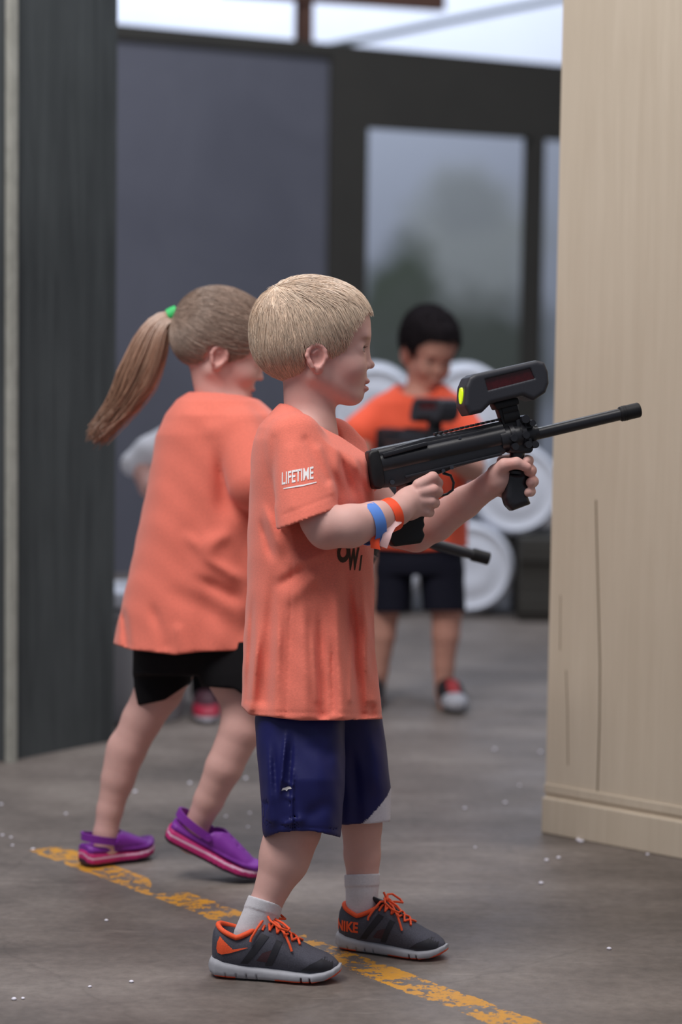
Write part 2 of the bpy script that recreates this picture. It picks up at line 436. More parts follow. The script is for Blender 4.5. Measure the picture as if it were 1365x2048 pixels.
def hair_cap(o, R, u, fr, parent, col, bare=BARE, grow=6, extra=None, nstr=0, flow=None, lift=5, seglen=7, segs=7, srad=.9, name='hair', wob=.35, hm='hair'):
    Fd = Field(2.4); g = grow
    Fd.ell((0, 0, 44), (112+g, 85+g, 88+g*.9), 4)
    Fd.ell((-24, 0, -8), (81+g*.7, 71+g*.6, 60+g*.5), 40)
    Fd.ell((54, 0, 40), (62+g*.35, 64+g*.5, 66+g*.5), 30)
    sd = poly_sd(bare); Fs = Field(2.4); Fs.ops = list(Fd.ops)
    Fd.op(lambda X, Y, Z: np.broadcast_to(sd(X+0*Z, Z+0*X), np.broadcast(X, Y, Z).shape), (-200, -200, -260), (260, 200, 200), 9, 'sub')
    if extra: extra(Fd)
    P, Q = Fd.mesh(1)
    th = np.arctan2(P[:, 1]+20, P[:, 0]+60)
    colr = np.tile(np.array(col), (len(P), 1))*(.86+.14*np.sin(th*45+P[:, 2]*.05))[:, None]
    V = [P]; F4 = [Q]; CC = [colr]
    if nstr:
        n = nstr*3; d = npr.normal(size=(n, 3)); d /= np.linalg.norm(d, axis=1)[:, None]
        rr = np.array((112+g, 85+g, 88+g*.9)); c0 = np.array((0, 0, 44))
        def surf(q):      # push points onto the blended skull surface, returns point and normal
            e = 1.0; f0 = Fs.at(q)
            g = np.stack([Fs.at(q+np.array(v)*e)-f0 for v in ((1, 0, 0), (0, 1, 0), (0, 0, 1))], 1)
            nn = g/(np.linalg.norm(g, axis=1)[:, None]+1e-9); return q-nn*f0[:, None], nn
        q = c0+d*rr; low = npr.rand(n) < .35
        q[low] = np.array((-24, 0, -8))+d[low]*np.array((81+g*.7, 71+g*.6, 60+g*.5))
        q, nn = surf(q)
        keep = (sd(q[:, 0], q[:, 2]) > -2); q = q[keep][:nstr]; n = len(q)
        pts = []; base = q.copy()
        sl = seglen*(.6+.8*npr.rand(n)); lf = lift*(.3+npr.rand(n)); jit = npr.normal(size=(n, 3))*wob
        for i in range(segs):
            q, nn = surf(q); pts.append(q+nn*(lf*math.sin(min(1, i/(segs-1)*.9)*math.pi*.55)+.5)[:, None])
            dv = flow(q)+jit; dv = dv-(dv*nn).sum(1)[:, None]*nn; dv /= np.linalg.norm(dv, axis=1)[:, None]+1e-9
            q = q+dv*sl[:, None]
            out = sd(q[:, 0], q[:, 2]) < -12; q[out] = q[out]-dv[out]*sl[out][:, None]*.8
        PP = np.stack(pts, 1); rad = srad*np.linspace(1, .25, segs)[None, :]*np.ones((n, 1))
        cs = np.array(col)*(.68+.40*npr.rand(n, 1))
        v, f, cc = strands(PP, rad, cs); V.append(v); F4.append(f+len(P)); CC.append(cc)
    V = np.concatenate(V); F4 = np.concatenate(F4); CC = np.concatenate(CC)
    me = np_mesh(name, fr.world(o+(V*u)@R.T), F4, CC)
    return add_mesh(name, me, M[hm], parent)

# ------------------------------------------------------------------ hard surface helpers
def frame_tube(pts, r, sides=10, closed=False, flat=1.0):
    pts = [Vector(p) for p in pts]; n = len(pts); rs = r if hasattr(r, '__len__') else [r]*n
    V, Fc = [], []; up = None
    for i, p in enumerate(pts):
        a = pts[(i-1) % n] if (closed or i > 0) else p; b = pts[(i+1) % n] if (closed or i < n-1) else p
        t = (b-a).normalized()
        if up is None: up = t.orthogonal().normalized()
        up = (up-t*up.dot(t)).normalized(); s_ = t.cross(up)
        for k in range(sides):
            an = 2*math.pi*k/sides; V.append(p+(up*math.cos(an)*flat+s_*math.sin(an))*rs[i])
    for i in range(n if closed else n-1):
        for k in range(sides):
            a = i*sides+k; b = i*sides+(k+1) % sides; c = ((i+1) % n)*sides
            Fc.append((a, b, c+(k+1) % sides, c+k))
    if not closed:
        Fc.append(tuple(reversed(range(sides)))); Fc.append(tuple((n-1)*sides+k for k in range(sides)))
    return V, Fc
class MB:
    def __init__(s): s.V = []; s.F = []
    def add(s, V, Fc): o = len(s.V); s.V += [Vector(v) for v in V]; s.F += [tuple(i+o for i in f) for f in Fc]; return s
    def tube(s, pts, r, sides=12, closed=False, flat=1.0): return s.add(*frame_tube(pts, r, sides, closed, flat))
    def bm(s, b):
        b.verts.index_update(); return s.add([v.co.copy() for v in b.verts], [tuple(v.index for v in f.verts) for f in b.faces])
    def box(s, lo, hi, bev=0, mtx=None):
        b = bmesh.new(); bmesh.ops.create_cube(b, size=1)
        for v in b.verts: v.co = Vector([lo[i]+(v.co[i]+.5)*(hi[i]-lo[i]) for i in range(3)])
        if bev: bmesh.ops.bevel(b, geom=list(b.edges), offset=bev, segments=2, profile=.5, affect='EDGES')
        if mtx: bmesh.ops.transform(b, matrix=mtx, verts=b.verts)
        s.bm(b); b.free(); return s
    def prism(s, poly, y0, y1, bev=0, segs=2):
        """poly in (x,z), extruded y0..y1"""
        b = bmesh.new(); vs = [b.verts.new((p[0], y0, p[1])) for p in poly]; f = b.faces.new(vs)
        r = bmesh.ops.extrude_face_region(b, geom=[f])
        for e in r['geom']:
            if isinstance(e, bmesh.types.BMVert): e.co.y = y1
        bmesh.ops.recalc_face_normals(b, faces=b.faces)
        if bev:
            ed = [e for e in b.edges if e.calc_face_angle(0) > .5]
            bmesh.ops.bevel(b, geom=ed, offset=bev, segments=segs, profile=.5, affect='EDGES', clamp_overlap=True)
        s.bm(b); b.free(); return s
    def build(s, name, m, parent=None, mtx=None, smooth=None, world=True):
        me = bpy.data.meshes.new(name); me.from_pydata([tuple((mtx@v) if mtx else v) for v in s.V], [], s.F)
        b = bmesh.new(); b.from_mesh(me); bmesh.ops.recalc_face_normals(b, faces=b.faces)
        if smooth is not None:
            for f in b.faces: f.smooth = True
            for e in b.edges:
                if len(e.link_faces) == 2 and e.calc_face_angle(0) > math.radians(smooth): e.smooth = False
        b.to_mesh(me); b.free(); me.update()
        return add_mesh(name, me, m, parent, world)

def text_mesh(txt, size, bold=.0, shear=0, maxedge=.004):
    cu = bpy.data.curves.new('t', 'FONT'); cu.body = txt; cu.size = size; cu.offset = bold; cu.shear = shear
    cu.align_x = 'CENTER'; cu.align_y = 'CENTER'; cu.resolution_u = 4
    o = bpy.data.objects.new('t', cu); C.objects.link(o)
    dg = bpy.context.evaluated_depsgraph_get(); me = bpy.data.meshes.new_from_object(o.evaluated_get(dg))
    bpy.data.objects.remove(o)
    b = bmesh.new(); b.from_mesh(me); bpy.data.meshes.remove(me); return refine(b, maxedge)
def poly_flat(polys, maxedge=.004):
    b = bmesh.new()
    for poly in polys: b.faces.new([b.verts.new((p[0], p[1], 0)) for p in poly])
    return refine(b, maxedge)
def refine(b, maxedge):
    bmesh.ops.triangulate(b, faces=b.faces)
    for _ in range(5):
        ed = [e for e in b.edges if e.calc_length() > maxedge]
        if not ed: break
        bmesh.ops.subdivide_edges(b, edges=ed, cuts=1); bmesh.ops.triangulate(b, faces=b.faces)
    return b
def decal(name, b, place, direction, target, off, m, parent):
    """lay a flat print (its verts mapped by place()) onto the target's surface along direction; world space"""
    me = target.data; loc = Vector((0, 0, 0)); p = target
    while p is not None: loc += p.location; p = p.parent
    bv = BVHTree.FromPolygons([v.co+loc for v in me.vertices], [tuple(q.vertices) for q in me.polygons])
    d = Vector(direction).normalized(); bad = []
    for v in b.verts:
        o = place(v.co); h_, nrm, i, dist = bv.ray_cast(o-d*.3, d)
        if h_ is None: bad.append(v)
        else: v.co = h_-d*off
    if bad: bmesh.ops.delete(b, geom=bad, context='VERTS')
    me2 = bpy.data.meshes.new(name); b.to_mesh(me2); b.free()
    for q in me2.polygons: q.use_smooth = True
    return add_mesh(name, me2, m, parent)

# ================================================================== SETTING
def quad_wall(name, a, b, z0, z1, t, m, kind='structure', away=True):
    """upright slab from floor point a to b, thickness t going away from the camera"""
    a = Vector((a.x, a.y, 0)); b = Vector((b.x, b.y, 0)); d = (b-a).normalized(); n = Vector((-d.y, d.x, 0))
    if (n.y < 0): n = -n
    mb = MB(); P = [a, b, b+n*t, a+n*t]
    V = [p+Vector((0, 0, z0)) for p in P]+[p+Vector((0, 0, z1)) for p in P]
    mb.add(V, [(0, 3, 2, 1), (4, 5, 6, 7), (0, 1, 5, 4), (1, 2, 6, 5), (2, 3, 7, 6), (3, 0, 4, 7)])
    o = mb.build(name, m); o['kind'] = kind; return origin_to_base(o)

# floor -------------------------------------------------------------
def floor_mat():
    m = bpy.data.materials.new('concrete'); m.use_nodes = True; nt = m.node_tree; N = nt.nodes; L = nt.links; b = N['Principled BSDF']
    tc = N.new('ShaderNodeTexCoord')
    def noise(scale, det=6, rough=.6, st=(1, 1, 1)):
        mp = N.new('ShaderNodeMapping'); mp.inputs['Scale'].default_value = st; L.new(tc.outputs['Object'], mp.inputs[0])
        n = N.new('ShaderNodeTexNoise'); n.inputs['Scale'].default_value = scale; n.inputs['Detail'].default_value = det
        n.inputs['Roughness'].default_value = rough; L.new(mp.outputs[0], n.inputs['Vector']); return n.outputs[0]
    def ramp(src, p):
        r = N.new('ShaderNodeValToRGB'); e = r.color_ramp.elements
        e[0].position, e[0].color = p[0][0], (*p[0][1], 1); e[1].position, e[1].color = p[-1][0], (*p[-1][1], 1)
        for q in p[1:-1]: x = e.new(q[0]); x.color = (*q[1], 1)
        L.new(src, r.inputs[0]); return r.outputs[0]
    def mth(op, a, b_=None, c=None):
        x = N.new('ShaderNodeMath'); x.operation = op
        for i, v in enumerate((a, b_, c)):
            if v is None: continue
            if isinstance(v, (int, float)): x.inputs[i].default_value = v
            else: L.new(v, x.inputs[i])
        return x.outputs[0]
    def mixc(f, a, b_, mode='MIX'):
        x = N.new('ShaderNodeMix'); x.data_type = 'RGBA'; x.blend_type = mode; x.clamp_factor = True
        if isinstance(f, (int, float)): x.inputs[0].default_value = f
        else: L.new(f, x.inputs[0])
        for i, v in ((6, a), (7, b_)):
            if isinstance(v, tuple): x.inputs[i].default_value = (*v, 1)
            else: L.new(v, x.inputs[i])
        return x.outputs[2]
    base = ramp(noise(2.2, 8, .62, (1, 1.6, 1)), [(.3, srgb(86, 79, 75)), (.52, srgb(115, 106, 101)), (.75, srgb(140, 131, 125))])
    fine = ramp(noise(45, 6, .7), [(.3, (.72, .72, .72)), (.7, (1.2, 1.2, 1.2))])
    base = mixc(.75, base, fine, 'MULTIPLY')
    # scuffs and scratches
    scr = ramp(noise(3.0, 10, .75, (1, 9, 1)), [(.60, (0, 0, 0)), (.66, (1, 1, 1))])
    base = mixc(mth('MULTIPLY', scr, .28), base, srgb(172, 162, 155))
    vor = N.new('ShaderNodeTexVoronoi'); vor.feature = 'DISTANCE_TO_EDGE'; vor.inputs['Scale'].default_value = .8
    wn = N.new('ShaderNodeVectorMath'); wn.operation = 'ADD'
    n2 = N.new('ShaderNodeTexNoise'); n2.inputs['Scale'].default_value = 3; n2.inputs['Detail'].default_value = 6
    L.new(tc.outputs['Object'], n2.inputs['Vector']); sc = N.new('ShaderNodeVectorMath'); sc.operation = 'SCALE'; sc.inputs['Scale'].default_value = .35
    L.new(n2.outputs['Color'], sc.inputs[0]); L.new(tc.outputs['Object'], wn.inputs[0]); L.new(sc.outputs[0], wn.inputs[1])
    L.new(wn.outputs[0], vor.inputs['Vector'])
    crack = ramp(vor.outputs['Distance'], [(0.0, (1, 1, 1)), (.006, (0, 0, 0))])
    base = mixc(mth('MULTIPLY', crack, .2), base, srgb(60, 54, 52))
    # worn yellow line between two floor points
    a = floor_pt(100, 1700); e = floor_pt(1050, 2052); d = (e-a); d.z = 0; Ln = d.length; d.normalize(); nn = Vector((-d.y, d.x, 0))
    def dot(v, o_):
        s1 = N.new('ShaderNodeVectorMath'); s1.operation = 'SUBTRACT'; L.new(tc.outputs['Object'], s1.inputs[0]); s1.inputs[1].default_value = o_
        x = N.new('ShaderNodeVectorMath'); x.operation = 'DOT_PRODUCT'; L.new(s1.outputs[0], x.inputs[0]); x.inputs[1].default_value = v; return x.outputs['Value']
    across = mth('ABSOLUTE', dot(nn, a)); along = dot(d, a)
    wear = noise(16, 9, .78); wear2 = noise(60, 6, .7)
    edge = mth('MULTIPLY_ADD', wear, .045, .012)
    inside = mth('SUBTRACT', edge, across)
    msk = mth('MULTIPLY', mth('GREATER_THAN', inside, 0.0), mth('GREATER_THAN', mth('ADD', wear, mth('MULTIPLY', wear2, .35)), .66))
    g1 = mth('MULTIPLY', mth('GREATER_THAN', along, -.02), 1.0)
    # gaps worn right through
    gap = noise(2.6, 2, .5); msk = mth('MULTIPLY', msk, g1); msk = mth('MULTIPLY', msk, mth('GREATER_THAN', gap, .36))
    def al(px, py): return (floor_pt(px, py)-a).dot(d)
    gp = mth('SUBTRACT', mth('ABSOLUTE', mth('SUBTRACT', along, (al(452, 1838)+al(582, 1876))/2)), abs(al(582, 1876)-al(452, 1838))/2)
    msk = mth('MULTIPLY', msk, mth('GREATER_THAN', mth('ADD', gp, mth('MULTIPLY_ADD', wear, .1, -.05)), 0.0))
    msk2 = mth('MULTIPLY', msk, mth('MULTIPLY_ADD', wear2, .8, .45))
    base = mixc(msk2, base, srgb(214, 150, 36))
    L.new(base, b.inputs['Base Color'])
    L.new(ramp(noise(5, 6), [(.3, (.42,)*3), (.7, (.62,)*3)]), b.inputs['Roughness'])
    bp = N.new('ShaderNodeBump'); bp.inputs['Strength'].default_value = .25; bp.inputs['Distance'].default_value = .003
    L.new(noise(60, 8, .7), bp.inputs['Height']); L.new(bp.outputs[0], b.inputs['Normal'])
    b.inputs['Specular IOR Level'].default_value = .45
    return m
mb = MB(); mb.box((-6, 0.5, -.05), (6, 17, 0)); fl = mb.build('floor', floor_mat()); fl['kind'] = 'structure'

def wood_mat(name, c1, c2, scale=6, str_=(8, 8, .5), rough=.6, bump=.3, cracks=None):
    m = bpy.data.materials.new(name); m.use_nodes = True; nt = m.node_tree; N = nt.nodes; L = nt.links; b = N['Principled BSDF']
    tc = N.new('ShaderNodeTexCoord'); mp = N.new('ShaderNodeMapping'); mp.inputs['Scale'].default_value = str_; L.new(tc.outputs['Object'], mp.inputs[0])
    n = N.new('ShaderNodeTexNoise'); n.inputs['Scale'].default_value = scale; n.inputs['Detail'].default_value = 8; n.inputs['Roughness'].default_value = .7
    n.inputs['Distortion'].default_value = .6
    L.new(mp.outputs[0], n.inputs['Vector'])
    n2 = N.new('ShaderNodeTexNoise'); n2.inputs['Scale'].default_value = 1.3; n2.inputs['Detail'].default_value = 5; L.new(tc.outputs['Object'], n2.inputs['Vector'])
    ad = N.new('ShaderNodeMath'); ad.operation = 'MULTIPLY_ADD'; L.new(n.outputs[0], ad.inputs[0]); ad.inputs[1].default_value = .55
    ml = N.new('ShaderNodeMath'); ml.operation = 'MULTIPLY'; L.new(n2.outputs[0], ml.inputs[0]); ml.inputs[1].default_value = .45; L.new(ml.outputs[0], ad.inputs[2])
    r = N.new('ShaderNodeValToRGB'); e = r.color_ramp.elements; e[0].position = .36; e[0].color = (*c1, 1); e[1].position = .62; e[1].color = (*c2, 1)
    L.new(ad.outputs[0], r.inputs[0]); L.new(r.outputs[0], b.inputs['Base Color'])
    b.inputs['Roughness'].default_value = rough
    bp = N.new('ShaderNodeBump'); bp.inputs['Strength'].default_value = bump; bp.inputs['Distance'].default_value = .002
    L.new(n.outputs[0], bp.inputs['Height']); L.new(bp.outputs[0], b.inputs['Normal'])
    b.inputs['Specular IOR Level'].default_value = .35
    return m
beige = wood_mat('beige_painted_plywood', srgb(196, 182, 163), srgb(209, 196, 178), 5, (11, 11, .4), .55, .55)
panel_dark = wood_mat('dark_stained_plywood', srgb(58, 62, 64), srgb(86, 91, 93), 5, (8, 8, .4), .55, .4)
panel_edge = wood_mat('pale_plywood_edge', srgb(150, 150, 142), srgb(188, 188, 180), 9, (4, 4, 2))
panel_grey = wood_mat('slate_painted_panel', srgb(88, 89, 100), srgb(97, 98, 109), 2, (1, 1, 1), .7, .05)
panel_brown = wood_mat('dark_brown_panel', srgb(53, 51, 48), srgb(59, 57, 53), 3, (1, 1, 1), .7, .05)

# right beige wall: base line through two floor points
ra = floor_pt(1090, 1664); rb = floor_pt(1365, 1716); rd = (rb-ra).normalized(); rb2 = rb+rd*1.2
wr = quad_wall('wall_right', ra, rb2, 0, 2.9, .12, beige)
rn = Vector((-rd.y, rd.x, 0)); rn = -rn if rn.y > 0 else rn      # towards camera
def wall_strip(name, a, b, n, h0, h1, t, m, kind='structure'):
    mb = MB(); P = [a, b, b+n*t, a+n*t]; V = [p+Vector((0, 0, h0)) for p in P]+[p+Vector((0, 0, h1)) for p in P]
    mb.add(V, [(0, 3, 2, 1), (4, 5, 6, 7), (0, 1, 5, 4), (1, 2, 6, 5), (2, 3, 7, 6), (3, 0, 4, 7)])
    o = mb.build(name, m); o['kind'] = kind
    b_ = o.modifiers.new('b', 'BEVEL'); b_.width = .003; b_.segments = 2
    return o
wall_strip('baseboard_right', ra-rd*.001, rb2, rn, 0, .076, .012, beige)
wall_strip('trim_1', ra-rd*.001, rb2, rn, .084, .104, .004, beige)
# hairline splits in the plywood face
crackm = mat('plywood_split', srgb(112, 96, 76), rough=.9)
for n_, (pts, wd) in enumerate([([(1193, 1000), (1195, 1090), (1199, 1240), (1201, 1330), (1200, 1450), (1196, 1582)], .0016),
                   ([(1133, 1340), (1136, 1420), (1137, 1530)], .0008), ([(1122, 1190), (1121, 1300)], .0007)]):
    mb = MB(); P = [hit(x, y, ra, rn)+rn*.0002 for x, y in pts]
    mb.tube(P, wd, 6, flat=1); o = mb.build('trim_%d' % (n_+2), crackm); o['kind'] = 'structure'

# left dark plywood pillar
la = floor_pt(7, 1524); lb = floor_pt(228, 1481)
wl = quad_wall('wall_left', la, lb, 0, 3.1, .10, panel_dark)
ld = (lb-la).normalized(); ln = Vector((-ld.y, ld.x, 0)); ln = -ln if ln.y > 0 else ln
lt = hit(22, 700, la, ln); lt.z = 0
tr = quad_wall('trim_5', lt-ld*.020+ln*.022, lt+ln*.022, 0, 3.1, .02, panel_edge)
# the wall's left end further out of frame stays dark
# back partition -----------------------------------------------------
HW = 2.1
ba = at_z(250, 50, HW); bb = at_z(1115, 130, HW)
bd = (bb-ba); bd.z = 0; bd.normalize(); bn = Vector((-bd.y, bd.x, 0)); bn = -bn if bn.y > 0 else bn
def BP(px, py, off=0): return hit(px, py, ba, bn)+bn*off
def bslab(name, x0, x1, m, zlo=None, zhi=None, off=0, t=.06, pyref=400, kind='structure'):
    a = BP(x0, pyref); b = BP(x1, pyref); a.z = b.z = 0; a = a+bn*off; b = b+bn*off
    mb = MB(); n = -bn; P = [a, b, b+n*t, a+n*t]
    V = [p+Vector((0, 0, zlo)) for p in P]+[p+Vector((0, 0, zhi)) for p in P]
    mb.add(V, [(0, 3, 2, 1), (4, 5, 6, 7), (0, 1, 5, 4), (1, 2, 6, 5), (2, 3, 7, 6), (3, 0, 4, 7)])
    o = mb.build(name, m); o['kind'] = kind; return o
zt = BP(730, 250).z; zt2 = BP(1060, 275).z
bslab('wall_back', -250, 657, panel_grey, 0, HW-.05)
bslab('trim_6', -250, 657, panel_brown, HW-.055, HW, .02, .1)
bslab('wall_back_post', 655, 731, panel_brown, 0, HW, .015)
bslab('wall_back_header', 731, 1300, panel_brown, zt-.01, HW, .015)
bslab('wall_back_mullion', 1058, 1083, panel_brown, 0, zt, .02)
sill = bslab('wall_back_sill', 731, 1060, panel_brown, 0, BP(900, 760).z, .015)

# far wall of the hall: white above, camouflage painting below
def mural():
    m = bpy.data.materials.new('camouflage_mural'); m.use_nodes = True; nt = m.node_tree; N = nt.nodes; L = nt.links; b = N['Principled BSDF']
    tc = N.new('ShaderNodeTexCoord')
    n = N.new('ShaderNodeTexNoise'); n.inputs['Scale'].default_value = 1.6; n.inputs['Detail'].default_value = 5; n.inputs['Roughness'].default_value = .6
    L.new(tc.outputs['Object'], n.inputs['Vector'])
    def blob(c, rx, rz):
        s = N.new('ShaderNodeVectorMath'); s.operation = 'SUBTRACT'; L.new(tc.outputs['Object'], s.inputs[0]); s.inputs[1].default_value = c
        d = N.new('ShaderNodeVectorMath'); d.operation = 'DIVIDE'; L.new(s.outputs[0], d.inputs[0]); d.inputs[1].default_value = (rx, 50, rz)
        l = N.new('ShaderNodeVectorMath'); l.operation = 'LENGTH'; L.new(d.outputs[0], l.inputs[0])
        a = N.new('ShaderNodeMath'); a.operation = 'MULTIPLY_ADD'; L.new(n.outputs[0], a.inputs[0]); a.inputs[1].default_value = 2.6; a.inputs[2].default_value = -1.3
        q = N.new('ShaderNodeMath'); q.operation = 'ADD'; L.new(l.outputs['Value'], q.inputs[0]); L.new(a.outputs[0], q.inputs[1])
        r = N.new('ShaderNodeMapRange'); r.inputs[1].default_value = 1.5; r.inputs[2].default_value = .6; L.new(q.outputs[0], r.inputs[0]); return r.outputs[0]
    col = N.new('ShaderNodeRGB'); col.outputs[0].default_value = (*srgb(140, 145, 157), 1); src = col.outputs[0]
    def lay(f, c):
        nonlocal src
        x = N.new('ShaderNodeMix'); x.data_type = 'RGBA'; L.new(f, x.inputs[0]); L.new(src, x.inputs[6]); x.inputs[7].default_value = (*c, 1); src = x.outputs[2]
    D = 14.5
    def wp(px, py): p = W(px, py, D); return (p.x, p.y, p.z)
    s = lambda p: p*D/FPX
    lay(blob(wp(940, 520), s(110), s(150)), srgb(128, 132, 132))
    lay(blob(wp(935, 410), s(60), s(50)), srgb(118, 122, 124))
    lay(blob(wp(790, 600), s(75), s(95)), srgb(58, 66, 56))
    lay(blob(wp(900, 720), s(190), s(110)), srgb(66, 71, 65))
    L.new(src, b.inputs['Base Color']); b.inputs['Roughness'].default_value = .8
    return m
fy = CAM.y+14.3
mb = MB(); mb.box((-6, fy, 0), (6, fy+.1, 2.34)); o = mb.build('wall_far', mural()); o['kind'] = 'structure'
mb = MB(); mb.box((-6, fy, 2.34), (6, fy+.1, 6)); o = mb.build('wall_far_upper', mat('white_painted_wall', srgb(205, 210, 224), rough=.8, nscale=.6, namt=.08)); o['kind'] = 'structure'
# brown lumber stud and beam on the partition
lum = wood_mat('brown_lumber', srgb(78, 54, 46), srgb(104, 76, 64), 5, (6, 6, 1))
a = BP(604, 75); b_ = BP(627, 75); mb = MB(); dd = bd
P0 = Vector((a.x, a.y, 0)); P1 = Vector((b_.x, b_.y, 0)); n = -bn; t = .05
P = [P0, P1, P1+n*t, P0+n*t]
mb.add([p+Vector((0, 0, HW)) for p in P]+[p+Vector((0, 0, 3.0)) for p in P], [(0, 3, 2, 1), (4, 5, 6, 7), (0, 1, 5, 4), (1, 2, 6, 5), (2, 3, 7, 6), (3, 0, 4, 7)])
o = mb.build('trim_7', lum); o['kind'] = 'structure'
pa = BP(450, -8, .02); pb = BP(885, 22, .02); zz = (pa.z+pb.z)/2
mb = MB(); P = [pa, pb, pb+n*t, pa+n*t]
mb.add([Vector(p) for p in P]+[p+Vector((0, 0, .1)) for p in P], [(0, 3, 2, 1), (4, 5, 6, 7), (0, 1, 5, 4), (1, 2, 6, 5), (2, 3, 7, 6), (3, 0, 4, 7)])
o = mb.build('trim_8', lum); o['kind'] = 'structure'
# diagonal pipe rising behind the partition
mb = MB(); mb.tube([W(640, 96, 11.3), W(900, 42, 11.6), W(1420, -62, 12.2)], .016, 12)
o = mb.build('ceiling_pipe', mat('grey_pipe', srgb(84, 94, 96), rough=.5), smooth=40); origin_to_base(o)
tag(o, 'thin grey pipe slanting up to the right above the dark partition', 'pipe')
# white board at the left frame edge
p0 = W(-80, 222, 7.5); p1 = W(5, 222, 7.5); zb = 0
mb = MB(); mb.box((p0.x, p0.y, 0), (p1.x, p0.y+.02, p0.z), .003)
o = mb.build('white_board', mat('white_board', srgb(205, 210, 225), rough=.6)); origin_to_base(o)
tag(o, 'tall white board glimpsed at the far left edge behind the dark plywood panel', 'board')

# ------------------------------------------------------------------ drums
def make_drum(px, py, D, rpx, label, L=.42):
    c = W(px, py, D); r = rpx*D/FPX
    root = thing('plastic_drum', (c.x, c.y, c.z-r), label, 'drum', 'white plastic drums stacked on their sides')
    prof = [(0, r*.90), (.006, r*.93), (.012, r*.99), (.02, r), (.034, r), (.04, r*.965), (L*.3, r*.965), (L*.31, r*.985), (L*.34, r*.985), (L*.35, r*.965),
            (L*.7, r*.965), (L*.71, r*.985), (L*.74, r*.985), (L*.75, r*.965), (L-.03, r*.965), (L-.02, r), (L, r*.96)]
    V, Fc = [], []; ns = 48
    for (y, q) in prof:
        for k in range(ns): a = 2*math.pi*k/ns; V.append((q*math.cos(a), y, r+q*math.sin(a)))
    for i in range(len(prof)-1):
        for k in range(ns): a, b = i*ns+k, i*ns+(k+1) % ns; Fc.append((a, b, b+ns, a+ns))
    Fc.append(tuple((len(prof)-1)*ns+k for k in range(ns)))
    mb = MB(); mb.add(V, Fc); mb.build('shell', M['drum'], root, smooth=50, world=False)
    V, Fc = [], []; pr = [(.001, r*.91), (.006, r*.88), (.0065, r*.62), (.005, r*.60), (.005, r*.3), (.006, r*.28), (.006, .001)]
    for (y, q) in pr:
        for k in range(ns): a = 2*math.pi*k/ns; V.append((q*math.cos(a), y, r+q*math.sin(a)))
    for i in range(len(pr)-1):
        for k in range(ns): a, b = i*ns+k, i*ns+(k+1) % ns; Fc.append((a, b, b+ns, a+ns))
    mb = MB(); mb.add(V, Fc); mb.build('lid', M['drum'], root, smooth=60, world=False)
    return root
for px, py, lab in [(938, 1136, 'white round drum end low on the floor, right of the dark-haired boy\'s legs'),
                (750, 1136, 'white drum on the floor seen between the dark-haired boy\'s legs'),
                (1032, 979, 'white drum end just left of the beige wall, under the raised foregrip'),
                (844, 979, 'white drum hidden behind the dark-haired boy\'s shirt, middle layer of the stack'),
                (938, 822, 'topmost right white drum, between the boy\'s shoulder and the sight box'),
                (750, 822, 'topmost left white drum, beside the blond boy\'s chin')]:
    make_drum(px, py, 8.27, 90.5, lab)
# dark crate right of the drums
p = floor_pt(1036, 1243); q = floor_pt(1150, 1243); top = W(1040, 1074, 8.2).z
cr = thing('wooden_crate', ((p.x+q.x)/2, p.y+.2, 0), 'dark brown wooden crate on the floor between the white drums and the beige wall', 'crate')
mb = MB(); hwc = (q.x-p.x)/2; mb.box((-hwc, -.2, 0), (hwc, .2, top), .006); mb.build('box', panel_brown, cr, world=False)
for zc in (.06, top-.05):
    mb = MB(); mb.box((-hwc, -.215, zc-.03), (hwc, -.2, zc+.03), .003); mb.build('slat', panel_brown, cr, world=False)
# upright white pail by the pillar
p = floor_pt(275, 1432)
pr = thing('white_pail', (p.x, p.y, 0), 'white upright pail half hidden behind the girl\'s black shorts', 'pail')
def lathe(prof, ns=40):
    V, Fc = [], []
    for (q, z) in prof:
        for k in range(ns): a = 2*math.pi*k/ns; V.append((q*math.cos(a), q*math.sin(a), z))
    for i in range(len(prof)-1):
        for k in range(ns): a, b = i*ns+k, i*ns+(k+1) % ns; Fc.append((a, b, b+ns, a+ns))
    return V, Fc
mb = MB(); mb.add(*lathe([(.001, 0), (.115, 0), (.12, .01), (.135, .27), (.145, .275), (.145, .29), (.138, .292), (.138, .31), (.145, .312)])); mb.build('body', mat('grey_white_plastic', srgb(165, 166, 172), rough=.5), pr, smooth=50, world=False)
mb = MB(); mb.add(*lathe([(.150, .305), (.152, .335), (.146, .342), (.125, .338), (.12, .33), (.001, .33)])); mb.build('lid', M['drum'], pr, smooth=50, world=False)

